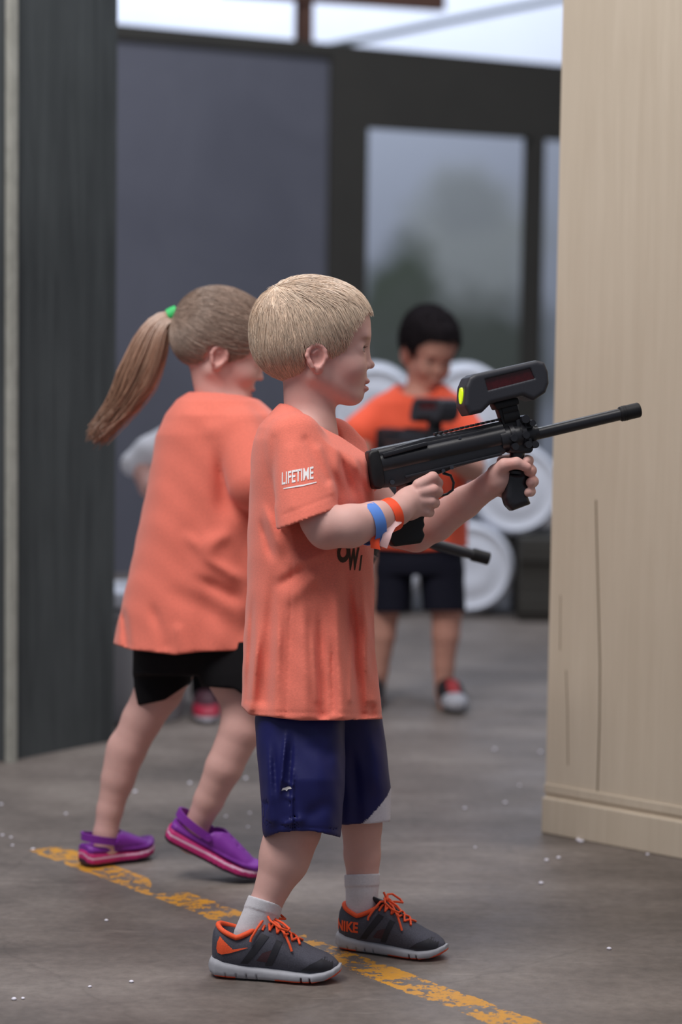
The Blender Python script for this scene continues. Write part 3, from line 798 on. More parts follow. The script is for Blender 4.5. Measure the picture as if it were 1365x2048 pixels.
# ================================================================== FIREARM-SHAPED TOY (laser tag)
def make_rifle(D, dy, label, mtx_extra=None, yaw=12):
    fr = Frame(D); s = (D+dy)/FPX; cyaw = math.cos(math.radians(yaw))
    def G(x, y): return ((x-900)*s/cyaw, -(y-900)*s)
    def g3(x, y, t=0): a = G(x, y); return Vector((a[0], t, a[1]))
    base = Vector(fr.world(np.array([fr.J(900, 900, dy)]))[0])
    rotm = Matrix((Rv, Fv, Uv)).transposed() @ Matrix.Rotation(math.radians(yaw), 3, 'Z')
    if mtx_extra is not None: base, rotm = mtx_extra
    root = thing('laser_tag_rifle', base, label, 'toy gun')
    root.rotation_euler = (0, 0, 0)
    R4 = rotm.to_4x4()
    def put(mb, name, m, sm=30, par=None): return mb.build(name, m, par or root, mtx=R4, smooth=sm, world=False)
    P = lambda pts: [G(x, y) for x, y in pts]
    # receiver
    mb = MB()
    mb.prism(P([(740, 938), (1008, 878), (1010, 906), (985, 915), (950, 924), (905, 937), (880, 947), (790, 974), (752, 977), (741, 962)]), -.0155, .0155, .0035)
    mb.prism(P([(741, 905), (768, 900), (850, 876), (998, 850), (1008, 866), (1008, 880), (742, 942)]), -.012, .012, .003)
    a, b = g3(744, 933), g3(1010, 873); mb.tube([a, b], .0195, 28)
    a, b = g3(744, 915), g3(1006, 858); mb.tube([a, b], .0135, 24)
    mb.prism(P([(760, 908), (848, 884), (852, 892), (762, 917)]), -.0205, .0205, .002)
    mb.prism(P([(805, 952), (1000, 905), (1001, 911), (806, 958)]), -.019, .019, .0015)
    put(mb, 'receiver', M['gun'])
    mb = MB(); mb.prism(P([(730, 914), (735, 903), (752, 899), (762, 935), (766, 972), (755, 980), (742, 976), (736, 955)]), -.0215, .0215, .005, 3); put(mb, 'end_cap', M['gun_matte'])
    # toothed top rail
    mb = MB(); mb.prism(P([(865, 873), (1002, 842), (1003, 856), (866, 884)]), -.009, .009, .001)
    for i in range(13):
        t = i/12; x = 868+t*126; y = 871-t*29
        mb.prism(P([(x, y), (x+6, y-1.4), (x+6.5, y-6.4), (x+1.5, y-5.4)]), -.0085, .0085, .0006)
    put(mb, 'top_rail', M['gun_matte'])
    mb = MB(); mb.prism(P([(762, 905), (768, 896), (775, 899), (780, 893), (788, 897), (784, 904)]), -.006, .006, .001); put(mb, 'rear_sight', M['gun_matte'])
    # screws
    for (x, y, r) in [(881, 942, .0032), (898, 935, .0036), (779, 965, .004), (749, 919, .0035), (916, 876, .0028)]:
        mb = MB(); c = g3(x, y); mb.tube([c+Vector((0, -.0165 if y > 930 else -.0145, 0)), c+Vector((0, -.0215 if y > 920 else -.0165, 0))], r, 14); put(mb, 'screw', M['steel'])
    # barrel
    mb = MB(); A, B = g3(1050, 873), g3(1290, 816); mb.tube([A, B], .0102, 28)
    put(mb, 'barrel', M['gun'])
    d = (B-A).normalized(); mb = MB()
    mb.tube([B-d*.036, B-d*.034, B-d*.002, B], [.0112, .0128, .0128, .0115], 28)
    for q in (.03, .026): mb.tube([B-d*q, B-d*(q-.0015)], .0132, 28)
    put(mb, 'muzzle', M['gun_matte'])
    # front collar with clamps
    mb = MB()
    ax = lambda t: g3(1000+t*70, 881-t*16.5)
    for t0, t1, r in [(0, .3, .0215), (.3, .42, .0245), (.42, .62, .021), (.62, .74, .0235), (.74, 1.0, .0165), (1.0, 1.12, .013)]:
        mb.tube([ax(t0), ax(t1)], r, 24)
    for (x, y, r) in [(1022, 876, .006), (1047, 870, .006), (1025, 893, .006), (1052, 889, .006), (1046, 838, .007), (1060, 846, .0055), (1066, 889, .006)]:
        c = g3(x, y); mb.tube([c+Vector((0, -.027, 0)), c+Vector((0, .02, 0))], r, 14)
    mb.prism(P([(1012, 884), (1062, 872), (1066, 900), (1060, 906), (1020, 906)]), -.015, .015, .003)
    mb.prism(P([(1030, 838), (1056, 828), (1066, 850), (1068, 864), (1034, 872)]), -.013, .013, .003)
    put(mb, 'front_clamp', M['gun'])
    # sight post
    mb = MB(); mb.prism(P([(992, 812), (1030, 802), (1040, 850), (1044, 872), (1012, 880), (1004, 848)]), -.0105, .0105, .003)
    mb.tube([g3(1003, 822), g3(1034, 814)], .0135, 16)
    mb.tube([g3(1006, 836), g3(1038, 829)], .0145, 16)
    mb.prism(P([(984, 806), (1034, 794), (1038, 808), (990, 820)]), -.016, .016, .003)
    put(mb, 'sight_post', M['gun_matte'])
    # sight box
    Fd = Field(.0016)
    bx = [(923, 775), (931, 756), (942, 749), (1066, 720), (1083, 724), (1091, 742), (1093, 766), (1086, 785), (1062, 801), (1040, 792), (975, 808), (957, 826), (932, 832), (921, 812)]
    sd = poly_sd([G(x, y) for x, y in bx])
    def boxfn(X, Y, Z):
        d2 = np.broadcast_to(sd(X+0*Z, Z+0*X), np.broadcast(X, Y, Z).shape)+.007; dyy = np.abs(Y)-.031+.007+0*X
        return np.sqrt(np.maximum(d2, 0)**2+np.maximum(dyy, 0)**2)+np.minimum(np.maximum(d2, dyy), 0)-.007
    gx = np.array([G(x, y) for x, y in bx])
    Fd.op(boxfn, (gx[:, 0].min(), -.031, gx[:, 1].min()), (gx[:, 0].max(), .031, gx[:, 1].max()), 0)
    sw = poly_sd([G(x, y) for x, y in [(962, 760), (1054, 737), (1063, 757), (968, 782)]])
    Fd.op(lambda X, Y, Z: np.maximum(np.broadcast_to(sw(X+0*Z, Z+0*X), np.broadcast(X, Y, Z).shape), (-.0255-Y)*-1+0*X), (gx[:, 0].min(), -.05, gx[:, 1].min()), (gx[:, 0].max(), -.02, gx[:, 1].max()), .0015, 'sub')
    Pp, Q = Fd.mesh(1); Pp = Pp@np.array(rotm).T
    me = np_mesh('sight_box', Pp, Q); sb = add_mesh('sight_box', me, M['gun_box'], root, world=False)
    mb = MB(); mb.prism(P([(961, 759), (1055, 735), (1064, 758), (967, 783)]), -.0272, -.0235, 0); put(mb, 'red_window', M['red_window'], par=sb)
    # yellow lens on the rear face
    cx = g3(921.5, 792); nrm = Vector((-1, 0, -.12)).normalized()
    mb = MB(); V = []; ns = 20
    for k in range(ns): a = 2*math.pi*k/ns; V.append(cx+Vector((-.0018, -.006+.0105*math.cos(a), .0135*math.sin(a))))
    for k in range(ns): a = 2*math.pi*k/ns; V.append(cx+Vector((.006, -.006+.0118*math.cos(a), .015*math.sin(a))))
    mb.add(V, [tuple(range(ns))]+[(k, (k+1) % ns, ns+(k+1) % ns, ns+k) for k in range(ns)]); put(mb, 'lens', M['lens'], par=sb)
    # trigger guard, trigger
    mb = MB(); mb.tube([g3(*q) for q in [(886, 946), (902, 951), (908, 965), (906, 980), (895, 988), (878, 993), (862, 997), (856, 1002)]], .0022, 8, flat=1.4); put(mb, 'trigger_guard', M['gun'], 60)
    mb = MB(); mb.tube([g3(*q) for q in [(866, 955), (872, 968), (870, 980), (874, 988)]], .003, 8); put(mb, 'trigger', M['gun'], 60)
    # rear grip
    mb = MB(); mb.prism(P([(822, 958), (866, 948), (869, 985), (862, 1005), (852, 1022), (846, 1033), (843, 1041), (847, 1050), (841, 1059), (847, 1070), (839, 1086), (784, 1093), (777, 1080), (777, 1058), (790, 1030), (806, 1000)]), -.0165, .0165, .006, 3)
    put(mb, 'rear_grip', M['gun_matte'])
    # front grip
    mb = MB(); mb.tube([g3(1038, 900), g3(1034, 934)], .0125, 18); mb.tube([g3(1033, 934), g3(1032.5, 940)], .0175, 20)
    mb.tube([g3(1032.5, 942), g3(1032, 948)], .0180, 20)
    Fg = Field(.0016); sg = poly_sd([G(x, y) for x, y in [(1014, 946), (1050, 944), (1053, 954), (1051, 967), (1060, 977), (1055, 991), (1062, 1008), (1024, 1022), (1013, 1011), (1008, 996), (1010, 972)]])
    gg = np.array([G(1005, 1024), G(1066, 940)])
    Fg.op(lambda X, Y, Z: np.sqrt(np.maximum(np.broadcast_to(sg(X+0*Z, Z+0*X), np.broadcast(X, Y, Z).shape)+.011, 0)**2+np.maximum(np.abs(Y)-.0185+.011+0*X, 0)**2)+np.minimum(np.maximum(sg(X+0*Z, Z+0*X)+.011, np.abs(Y)-.0075), 0)-.011,
          (gg[0][0], -.02, gg[0][1]), (gg[1][0], .02, gg[1][1]), 0)
    Pp, Q = Fg.mesh(1); me = np_mesh('front_grip', Pp@np.array(rotm).T, Q); fg = add_mesh('front_grip', me, M['gun'], root, world=False)
    put(mb, 'collar', M['gun'], par=fg)
    return root

# ================================================================== FOOTWEAR
def shoe_field(rows, h=.0018, n=2.3, shrink=0):
    rows = np.array(rows, float); Fd = Field(h)
    def fn(X, Y, Z):
        c = [np.interp(X, rows[:, 0], rows[:, i]) for i in range(1, 5)]      # zbot, ztop, halfw, yc
        hz = (c[1]-c[0])/2; u = np.abs(Y-c[3])/c[2]; v = np.abs(Z-(c[0]+c[1])/2)/hz
        r = (u**n+v**n)**(1/n)
        d = (r-1)*np.minimum(hz, c[2])+shrink
        return np.maximum(d, np.maximum(rows[0, 0]-X, X-rows[-1, 0]))
    Fd.op(fn, (rows[0, 0], -.06, rows[:, 1].min()), (rows[-1, 0], .06, rows[:, 2].max()), 0)
    return Fd
SOLE = [(-.004, .012, .024, .010, 0), (0, .006, .032, .020, 0), (.01, .001, .034, .029, 0), (.03, 0, .030, .032, 0), (.07, 0, .025, .029, -.002), (.1, 0, .023, .031, -.002),
        (.14, 0, .022, .039, 0), (.17, .001, .021, .040, 0), (.19, .005, .023, .033, .002), (.203, .010, .026, .023, .003), (.211, .016, .028, .010, .004)]
UPPER = [(.002, .02, .072, .012, 0), (.008, .014, .084, .022, 0), (.022, .012, .084, .029, 0), (.05, .01, .078, .031, 0), (.075, .01, .086, .031, 0), (.095, .01, .089, .031, 0),
         (.115, .01, .078, .033, 0), (.14, .01, .062, .036, 0), (.165, .01, .050, .036, 0), (.185, .012, .043, .030, .002), (.198, .014, .036, .021, .003), (.206, .018, .030, .008, .003)]
def make_sneaker(parent, heel, toe, side, kind, tilt=0, scale=1.0, roots=None):
    """heel/toe: floor points of the centre line; side=-1 mirrors; returns sneaker part"""
    heel = Vector(heel); toe = Vector(toe); d = toe-heel; yawm = math.atan2(d.y, d.x)
    Mx = Matrix.Translation(heel) @ Matrix.Rotation(yawm, 4, 'Z') @ Matrix.Rotation(tilt, 4, 'Y') @ Matrix.Diagonal((scale, scale*side, scale, 1))
    Mn = np.array(Mx)
    def emit(name, P, Q, m, par, col=None):
        Wd = P@Mn[:3, :3].T+Mn[:3, 3]; Q = Q[:, ::-1] if side < 0 else Q
        return add_mesh(name, np_mesh(name, Wd, Q, col), m, par)
    Fd = shoe_field(UPPER, .0016)
    Fd.ell((.044, 0, .092), (.035, .0232, .042), .002, 'sub')
    # stitched overlays as raised bands (near side and far side)
    P, Q = Fd.mesh(1); up = emit('sneaker', P, Q, M['shoe'], parent)
    Fs = shoe_field(SOLE, .0015, n=3.2)
    for x in (.028, .045, .062, .079, .152, .166):
        Fs.ell((x, .036, .004), (.0012, .012, .009), .001, 'sub'); Fs.ell((x, -.036, .004), (.0012, .012, .009), .001, 'sub')
    P, Q = Fs.mesh(1)
    org = (P[:, 2] < .0065) & (((P[:, 0] > .008) & (P[:, 0] < .044)) | ((P[:, 0] > .108) & (P[:, 0] < .182)))
    org |= (P[:, 0] > .186) & (P[:, 2] < .006+(P[:, 0]-.186)*.55)
    col = np.where(org[:, None], srgb(240, 98, 66), srgb(170, 171, 180)); emit('sole', P, Q, M['sole'], up, col)
    def local(mb, name, m, par=up): return mb.build(name, m, par, mtx=Mx, smooth=60)
    # collar lining
    loop = []
    for k in range(36):
        a = 2*math.pi*k/36; x = .044+.034*math.cos(a); y = .0262*math.sin(a)
        z = np.interp(x, [.01, .02, .045, .065, .08], [.0835, .078, .069, .0775, .086]); loop.append((x, y, float(z)))
    mb = MB(); mb.tube(loop, .0042, 10, closed=True); local(mb, 'collar_lining', M['orange'])
    # tongue
    mb = MB(); mb.tube([(.066, 0, .098), (.080, 0, .092), (.1, 0, .086), (.125, 0, .07)], [.008, .012, .013, .010], 12, flat=.45); local(mb, 'tongue', M['shoe_dark'])
    bv = BVHTree.FromPolygons([v.co.copy() for v in up.data.vertices], [tuple(q.vertices) for q in up.data.polygons])
    poff = Vector((0, 0, 0)); pp = up
    while pp is not None: poff += pp.location; pp = pp.parent
    # overlay strap band on the side, toe cap
    for poly, nm in (([(.052, .028), (.064, .028), (.098, .074), (.086, .078)], 'side_overlay'), ([(.092, .026), (.103, .026), (.120, .066), (.110, .070)], 'side_overlay'),
                     ([(.15, .022), (.2, .022), (.2, .036), (.185, .042), (.165, .034)], 'toe_overlay')):
        b = poly_flat([[(x, z) for x, z in poly]], .004)
        dv = (Mx.to_3x3()@Vector((0, 1, 0))).normalized()*(1 if side > 0 else -1)
        dd_ = Vector((Mx.to_3x3()@Vector((0, 1, 0))).normalized()); dd_ = dd_ if dd_.y > 0 else -dd_
        decal(nm, b, lambda c: Mx@Vector((c.x, 0, c.y)), dd_, up, .0009, M['shoe_dark'], up)
    b = poly_flat([[(.078, .034), (.102, .032), (.112, .046), (.104, .054), (.088, .048)]], .004)
    decal('mesh_window', b, lambda c: Mx@Vector((c.x, 0, c.y)), dd_, up, .0007, M['maroon'], up)
    camdir = Vector((Mx.to_3x3()@Vector((0, 1, 0))).normalized()); camdir = camdir if camdir.y > 0 else -camdir
    if kind == 'swoosh':
        sw = [(.0172, .070), (.0130, .060), (.0118, .050), (.0140, .0435), (.0205, .0415), (.034, .0445), (.0640, .0550), (.0640, .0558), (.040, .0512), (.028, .0500), (.0222, .0530), (.0203, .060), (.0198, .068)]
        decal('logo', poly_flat([sw], .003), lambda c: Mx@Vector((c.x, 0, c.y)), camdir, up, .0013, M['orange'], up)
    else:
        b = text_mesh('NIKE', .0225, .0009, 0, .003)
        decal('logo', b, lambda c: Mx@Vector((.0255+c.x*.95, 0, .0475+c.y*1.15)), camdir, up, .0013, M['orange'], up)
    # laces: crossings and a bow
    mb = MB()
    def top(x, y):
        z = np.interp(x, [r[0] for r in UPPER], [r[2] for r in UPPER]); hw = np.interp(x, [r[0] for r in UPPER], [r[3] for r in UPPER])
        zb = np.interp(x, [r[0] for r in UPPER], [r[1] for r in UPPER]); return float((z+zb)/2+(z-zb)/2*max(0, 1-abs(y/hw)**2.3)**(1/2.3))+.0025
    for i, x in enumerate((.092, .104, .116, .128, .140)):
        wd = .021-.0018*i
        for sg in (-1, 1):
            pts = [(x+(t-.5)*.012, sg*wd*(2*t-1)*1.0, top(x+(t-.5)*.012, wd*(2*t-1))+.002*math.sin(t*math.pi)) for t in np.linspace(0, 1, 7)]
            mb.tube(pts, .0021, 7)
    local(mb, 'laces', M['orange'])
    mb = MB(); k0 = Vector((.094, 0, .098))
    def loopc(c): mb.tube([Vector(q) for q in c], .0021, 7)
    loopc([(.094, 0, .096), (.092, -.010, .104), (.099, -.026, .100), (.115, -.032, .091), (.128, -.030, .086), (.130, -.022, .087), (.118, -.012, .093), (.103, -.003, .097), (.094, 0, .096)])
    loopc([(.094, 0, .096), (.090, .012, .106), (.094, .026, .104), (.107, .033, .094), (.115, .026, .090), (.108, .012, .094), (.094, 0, .096)])
    loopc([(.094, 0, .096), (.086, -.014, .098), (.078, -.026, .086), (.070, -.033, .072), (.069, -.034, .066)])
    loopc([(.094, 0, .096), (.110, -.014, .092), (.124, -.026, .078), (.132, -.032, .064), (.136, -.034, .054)])
    loopc([(.094, 0, .096), (.091, -.002, .106), (.087, -.001, .113)])
    mb.tube([k0+Vector((-.004, -.004, -.001)), k0+Vector((.001, 0, .002)), k0+Vector((.005, .004, -.001))], [.003, .0048, .003], 8)
    local(mb, 'lace_bow', M['orange'])
    return up

CS = [(-.003, .012, .030, .010, 0), (0, .004, .036, .022, 0), (.01, 0, .036, .031, 0), (.04, 0, .033, .033, 0), (.08, 0, .029, .033, 0), (.12, 0, .027, .041, 0), (.15, .003, .028, .041, 0), (.172, .008, .032, .031, 0), (.185, .014, .034, .014, 0)]
CU = [(.060, .02, .060, .030, 0), (.075, .02, .072, .033, 0), (.09, .02, .072, .035, 0), (.12, .02, .060, .038, 0), (.15, .02, .047, .036, 0), (.17, .022, .038, .026, 0), (.181, .026, .034, .010, 0)]
def make_clog(parent, Mx):
    Mn = np.array(Mx)
    Fd = shoe_field(CU, .0022); Fd.ell((.05, 0, .075), (.045, .027, .040), .004, 'sub')
    for (x, y) in ((.11, 0), (.125, .012), (.125, -.012), (.14, 0)): Fd.ell((x, y, .066), (.004, .004, .02), .001, 'sub')
    rm = shoe_field([(r[0]+(.004 if i == 0 else 0), .024, r[2]+.012, max(.008, r[3]-.001), 0) for i, r in enumerate(CS)], .0022)
    for o in rm.ops: Fd.ops.insert(0, o[:3]+('add', 0.0))
    Fd.ell((.055, 0, .055), (.048, .0275, .026), .003, 'sub')
    P, Q = Fd.mesh(1); up = add_mesh('clog', np_mesh('clog', P@Mn[:3, :3].T+Mn[:3, 3], Q), M['clog'], parent)
    Fs = shoe_field(CS, .002, n=3.4); P, Q = Fs.mesh(1); zr = P[:, 2]-np.interp(P[:, 0], [r[0] for r in CS], [r[1] for r in CS])*.8
    col = np.where((zr < .009)[:, None], srgb(52, 30, 60), np.where(((zr > .0175) & (zr < .0215))[:, None], srgb(226, 186, 214), srgb(196, 40, 118)))
    add_mesh('sole', np_mesh('sole', P@Mn[:3, :3].T+Mn[:3, 3], Q, col), M['clog_sole'], up)
    mb = MB(); pts = [(.072, .034, .050), (.04, .036, .056), (.012, .028, .062), (-.002, 0, .064), (.012, -.028, .062), (.04, -.036, .056), (.072, -.034, .050)]
    import itertools
    fine = []
    for i in range(len(pts)-1):
        for t in (0, .25, .5, .75): fine.append(Vector(pts[i]).lerp(Vector(pts[i+1]), t))
    fine.append(Vector(pts[-1]))
    for _ in range(3): fine = [fine[0]]+[(fine[i-1]+fine[i]*2+fine[i+1])/4 for i in range(1, len(fine)-1)]+[fine[-1]]
    V, Fc = [], []
    for p_ in fine:
        n_ = Vector((p_.x-.04, p_.y, 0)).normalized()*.0022
        V += [p_-n_+Vector((0, 0, -.008)), p_+n_+Vector((0, 0, -.008)), p_+n_+Vector((0, 0, .008)), p_-n_+Vector((0, 0, .008))]
    for i in range(len(fine)-1):
        for k in range(4): a = i*4+k; b = i*4+(k+1) % 4; Fc.append((a, b, b+4, a+4))
    Fc += [(0, 1, 2, 3), ((len(fine)-1)*4+3, (len(fine)-1)*4+2, (len(fine)-1)*4+1, (len(fine)-1)*4)]
    mb.add(V, Fc); mb.build('heel_strap', M['clog'], up, mtx=Mx, smooth=60)
    for sy in (-1, 1):
        mb = MB(); mb.tube([(.072, sy*.036, .050), (.072, sy*.040, .050)], .006, 14); mb.build('rivet', M['clog'], up, mtx=Mx, smooth=40)
    return up

# ================================================================== PEOPLE
SK_FAIR = srgb(218, 172, 164); LIPS = srgb(196, 104, 98); SK_TAN = srgb(198, 146, 130)

# ---------------- blond boy, main figure
def blond_boy():
    fr = Frame(4.045); J = fr.J; r = fr.r
    base = floor_pt(600, 1950)
    root = thing('person', base, 'blond boy in salmon t-shirt and navy shorts aiming a toy rifle, nearest the camera', 'person')
    Bf = Field(.0021)
    # torso core
    Bf.chain([J(618, 850, .0), J(622, 930, 0), J(622, 1150, 0), J(625, 1380, 0)], [r(50), r(62), r(72), r(78)], .03)
    Bf.cone(J(600, 880, -.075), J(640, 880, .085), r(40), r(40), .03)
    # legs
    Bf.chain([J(606, 1390, -.055), J(606, 1560, -.075), J(592, 1660, -.08), J(566, 1725, -.083), J(533, 1805, -.086), J(508, 1872, -.086), J(508, 1900, -.086)],
             [r(66), r(56), r(49), r(44), r(31), r(24), r(20)], .012)
    Bf.ell(J(572, 1700, -.075), (r(46), r(46), r(60)), .02)
    Bf.chain([J(640, 1390, .055), J(712, 1560, .07), J(724, 1650, .08), J(725, 1710, .085), J(726, 1770, .085), J(724, 1830, .085), J(724, 1855, .085)],
             [r(66), r(52), r(41), r(37), r(31), r(24), r(19)], .012)
    # feet inside the shoes
    Bf.cone(J(508, 1905, -.086), J(590, 1930, -.095), r(20), r(16), .01)
    Bf.cone(J(726, 1858, .083), J(795, 1884, .06), r(19), r(15), .01)
    # near arm
    Bf.chain([J(590, 890, -.085), J(604, 945, -.112), J(640, 1040, -.152), J(656, 1056, -.155)], [r(36), r(37), r(36), r(37)], .012)
    Bf.chain([J(656, 1056, -.155), J(700, 1052, -.15), J(750, 1040, -.125), J(796, 1022, -.095), J(812, 1008, -.078)], [r(37), r(41), r(35), r(27), r(27)], .012)
    Bf.ell(J(650, 1066, -.155), (r(30), r(30), r(28)), .01)
    # near hand: palm and fingers round the rear grip
    Bf.ell(J(828, 1002, -.068), (r(38), r(16), r(32)), .012, R=rot((.82, .1, .45), (0, 0, 1)))
    Bf.ell(J(812, 1016, -.062), (r(28), r(20), r(24)), .012)
    fing = [  # mcp, pip, dip, tip
        [(838, 970, -.070), (866, 955, -.062), (876, 966, -.040), (870, 976, -.022)],
        [(842, 985, -.072), (867, 980, -.066), (876, 984, -.042), (868, 986, -.014)],
        [(840, 1003, -.072), (862, 1003, -.066), (870, 1006, -.042), (862, 1008, -.012)],
        [(834, 1020, -.069), (852, 1023, -.063), (860, 1025, -.042), (852, 1026, -.014)]]
    for f, rr in zip(fing, (11.5, 11.5, 11, 10)):
        p = [J(*q) for q in f]; Bf.chain(p, [r(rr+1), r(rr), r(rr-.8), r(rr-1.5)], .003)
    Bf.chain([J(806, 1000, -.06), J(806, 975, -.035), J(822, 968, -.012), J(840, 972, -.004)], [r(14), r(12), r(11), r(9)], .004)
    # far arm
    Bf.chain([J(660, 890, .09), J(720, 960, .11), J(800, 1060, .10), J(832, 1068, .09)], [r(38), r(38), r(36), r(34)], .012)
    Bf.chain([J(832, 1068, .09), J(872, 1046, .075), J(930, 1005, .045), J(978, 972, .012), J(996, 960, .0)], [r(35), r(37), r(32), r(25), r(25)], .012)
    # far hand round the front grip
    gd = -.008
    Bf.ell(J(1000, 955, gd), (r(25), r(26), r(28)), .012)
    Bf.ell(J(1008, 952, gd+.02), (r(24), r(16), r(34)), .01)
    for (y, x, rr) in ((920, 1052, 10), (940, 1057, 11), (962, 1061, 11), (982, 1056, 10)):
        p = [J(1006, y+2, gd+.016), J(1028, y-2, gd+.034), J(x, y, gd+.024), J(x+6, y+1, gd+.004), J(x+1, y+3, gd-.012)]
        Bf.chain(p, [r(12), r(rr+1), r(rr+.5), r(rr), r(rr-1)], .003)
    Bf.chain([J(993, 945, gd-.008), J(1010, 930, gd-.024), J(1034, 926, gd-.029), J(1055, 935, gd-.027)], [r(17), r(13.5), r(11.5), r(9.5)], .006)
    # head
    R = rot((math.cos(math.radians(4)), math.sin(math.radians(4)), -.01)); o = J(620, 690, 0)
    T, u = add_head(Bf, o, R, 4.045/3.95, neck=J(620, 860, 0))
    sc = skin_col(T, R, o, u, SK_FAIR, LIPS, srgb(176, 134, 110))
    def colfn(px, py, P):
        c = sc(P); w_ = np.zeros(len(P))
        for (x, y, s_) in ((655, 1075, 22), (868, 960, 12), (872, 982, 12), (1062, 945, 22), (620, 1690, 30), (1020, 930, 14)): w_ = np.maximum(w_, np.exp(-((px-x)**2+(py-y)**2)/s_**2))
        w_ = (w_*.3)[:, None]; c = c*(1-w_)+np.array(srgb(205, 120, 108))*w_
        return c
    body = finish(fr, 'body', Bf, M['skin'], root, colfn)
    add_eyes(fr, T, R, o, u, root, srgb(70, 100, 130))
    # lashes
    for y in (-1, 1):
        PP = []
        for a in np.linspace(-1, 1, 26):
            p0 = np.array((108-5*abs(a), y*31+12*a, -4.2-2.0*a*a)); PP.append([p0, p0+(3, a*1.0, -.6), p0+(6, a*2, .4)])
            p0 = np.array((106-5*abs(a), y*31+12*a, -13)); PP.append([p0, p0+(1, a*.6, -.8), p0+(2.5, a, -1.6)])
        v, f, c = strands(np.array(PP, float), np.ones((len(PP), 3))*np.array((.75, .6, .3)), np.tile(srgb(60, 40, 32), (len(PP), 1)))
        add_mesh('eyelashes', np_mesh('eyelashes', fr.world(o+(v*u)@R.T), f, c), M['hair'], root)
    wh = np.array((-74, -26, 118.))
    def flow(q):
        d = q-wh; L_ = np.linalg.norm(d, axis=1)[:, None]; d = d/L_
        d = d+np.array((0, -.15, 0))*(q[:, :1] > 40)+np.where((q[:, 2:3] < 70) & (np.abs(q[:, 1:2]) > 40), 1, 0)*np.array((.0, 0, -.8))
        return d
    hair_cap(o, R, u, fr, root, srgb(250, 226, 204), grow=4.5, nstr=12000, flow=flow, lift=4.2, seglen=7.5, segs=7, srad=.8, wob=.13)
    # ---- t-shirt
    Sf = Field(.0026)
    tab = [(806, 560, 602, 0, .03), (822, 545, 648, 0, .07), (838, 530, 690, .0, .105), (855, 518, 715, .0, .125), (880, 509, 744, 0, .134), (920, 503, 750, 0, .13), (960, 500, 748, 0, .122), (1050, 497, 748, 0, .118), (1130, 495, 748, 0, .12),
           (1250, 489, 748, 0, .128), (1350, 485, 756, 0, .141), (1445, 480, 768, 0, .152)]
    folds = [(690, 1112, 722, 1432, 12, -17, -1), (668, 1120, 684, 1432, 11, 9, -1), (722, 1130, 745, 1400, 8, 7, -1), (738, 1250, 744, 1430, 8, -7, -1), (640, 1092, 575, 1140, 13, 8, -1), (655, 1130, 560, 1215, 15, 7, -1),
             (620, 1130, 545, 1180, 10, -6, -1), (548, 1130, 530, 1400, 12, -8, -1), (604, 1170, 612, 1430, 14, 8, -1), (640, 1200, 646, 1430, 9, -9, -1), (560, 1200, 552, 1430, 10, 7, -1), (524, 1000, 570, 1120, 9, 7, -1), (518, 1030, 548, 1130, 7, -6, -1),
             (585, 1120, 573, 1440, 3.2, -1.8, -1), (578, 1080, 650, 1190, 10, 6, -1), (650, 868, 690, 985, 9, 8, -1), (672, 880, 712, 1010, 8, -9, -1), (700, 905, 742, 985, 8, 6, -1), (715, 900, 735, 1000, 6, -4, -1),
             (500, 1424, 768, 1428, 2.6, -1.1, 0), (705, 1200, 703, 1400, 5, 5, -1), (520, 1240, 500, 1420, 8, 7, -1), (507, 1180, 497, 1400, 6, -5, -1), (622, 1240, 636, 1400, 5, 3, -1), (664, 1260, 668, 1420, 5, -4, -1)]
    hem = ([470, 482, 500, 600, 690, 770], [1408, 1412, 1430, 1441, 1441, 1438])
    fr.loft(Sf, tab, folds, .008, n=2.3, hem=hem, noise=.0016)
    nc = J(634, 850, 0); Rn = rot((.83, 0, -.56), (.56, 0, .83))
    def yoke(X, Y, Z):
        q2 = (X-nc[0])*Rn[0, 2]+(Z-nc[2])*Rn[2, 2]+0*Y
        h_ = .005-.34*np.maximum(-Y-.045, 0)-1.2*np.maximum(-Y-.115, 0)+.62*np.maximum(Y-.03, 0)-1.6*np.maximum(Y-.10, 0)
        return (q2-h_)*.9
    Sf.op(yoke, nc-np.array((.2, .2, .14)), nc+.2, .012, 'and')
    # near sleeve
    Ssh, Sel = J(592, 880, -.088), J(622, 1010, -.15)
    ax = (Sel-Ssh)/np.linalg.norm(Sel-Ssh)
    hemn = np.array((.34, -.30, -.94)); hemn /= np.linalg.norm(hemn); hp = J(622, 1036, -.15)
    def cut(fn0, sgn=1):
        return lambda X, Y, Z: np.maximum(fn0(X, Y, Z), (X-hp[0])*hemn[0]+(Z-hp[2])*hemn[2])
    tmp = Field(.0026); tmp.cone(Ssh, J(620, 1060, -.15), r(54), r(64), 0)
    lo, hi, fn0, _, _ = tmp.ops[0]
    def wr(fn1):
        def f(X, Y, Z):
            px, py = fr.px(X, Y, Z); d = fn1(X, Y, Z)
            for (xa, ya, xb, yb, wd, amp) in ((548, 880, 545, 1000, 9, -4), (580, 900, 585, 1010, 14, 3), (640, 900, 670, 985, 12, 4), (612, 880, 655, 960, 9, -4), (566, 1030, 680, 986, 2.6, -1.1)):
                L2 = (xb-xa)**2+(yb-ya)**2; t = np.clip(((px-xa)*(xb-xa)+(py-ya)*(yb-ya))/L2, 0, 1)
                d = d-np.exp(-((px-xa-t*(xb-xa))**2+(py-ya-t*(yb-ya))**2)/wd**2)*amp*.001
            return d
        return f
    Sf.op(cut(wr(fn0)), lo, hi, .012)
    # far sleeve
    Sf.cone(J(665, 885, .085), J(722, 965, .11), r(48), r(52), .02)
    # shoulder seam groove
    # hollow sleeve, hem and collar
    Sf.cone(J(614, 992, -.131), J(621, 1066, -.151), r(46), r(58), .001, 'sub')
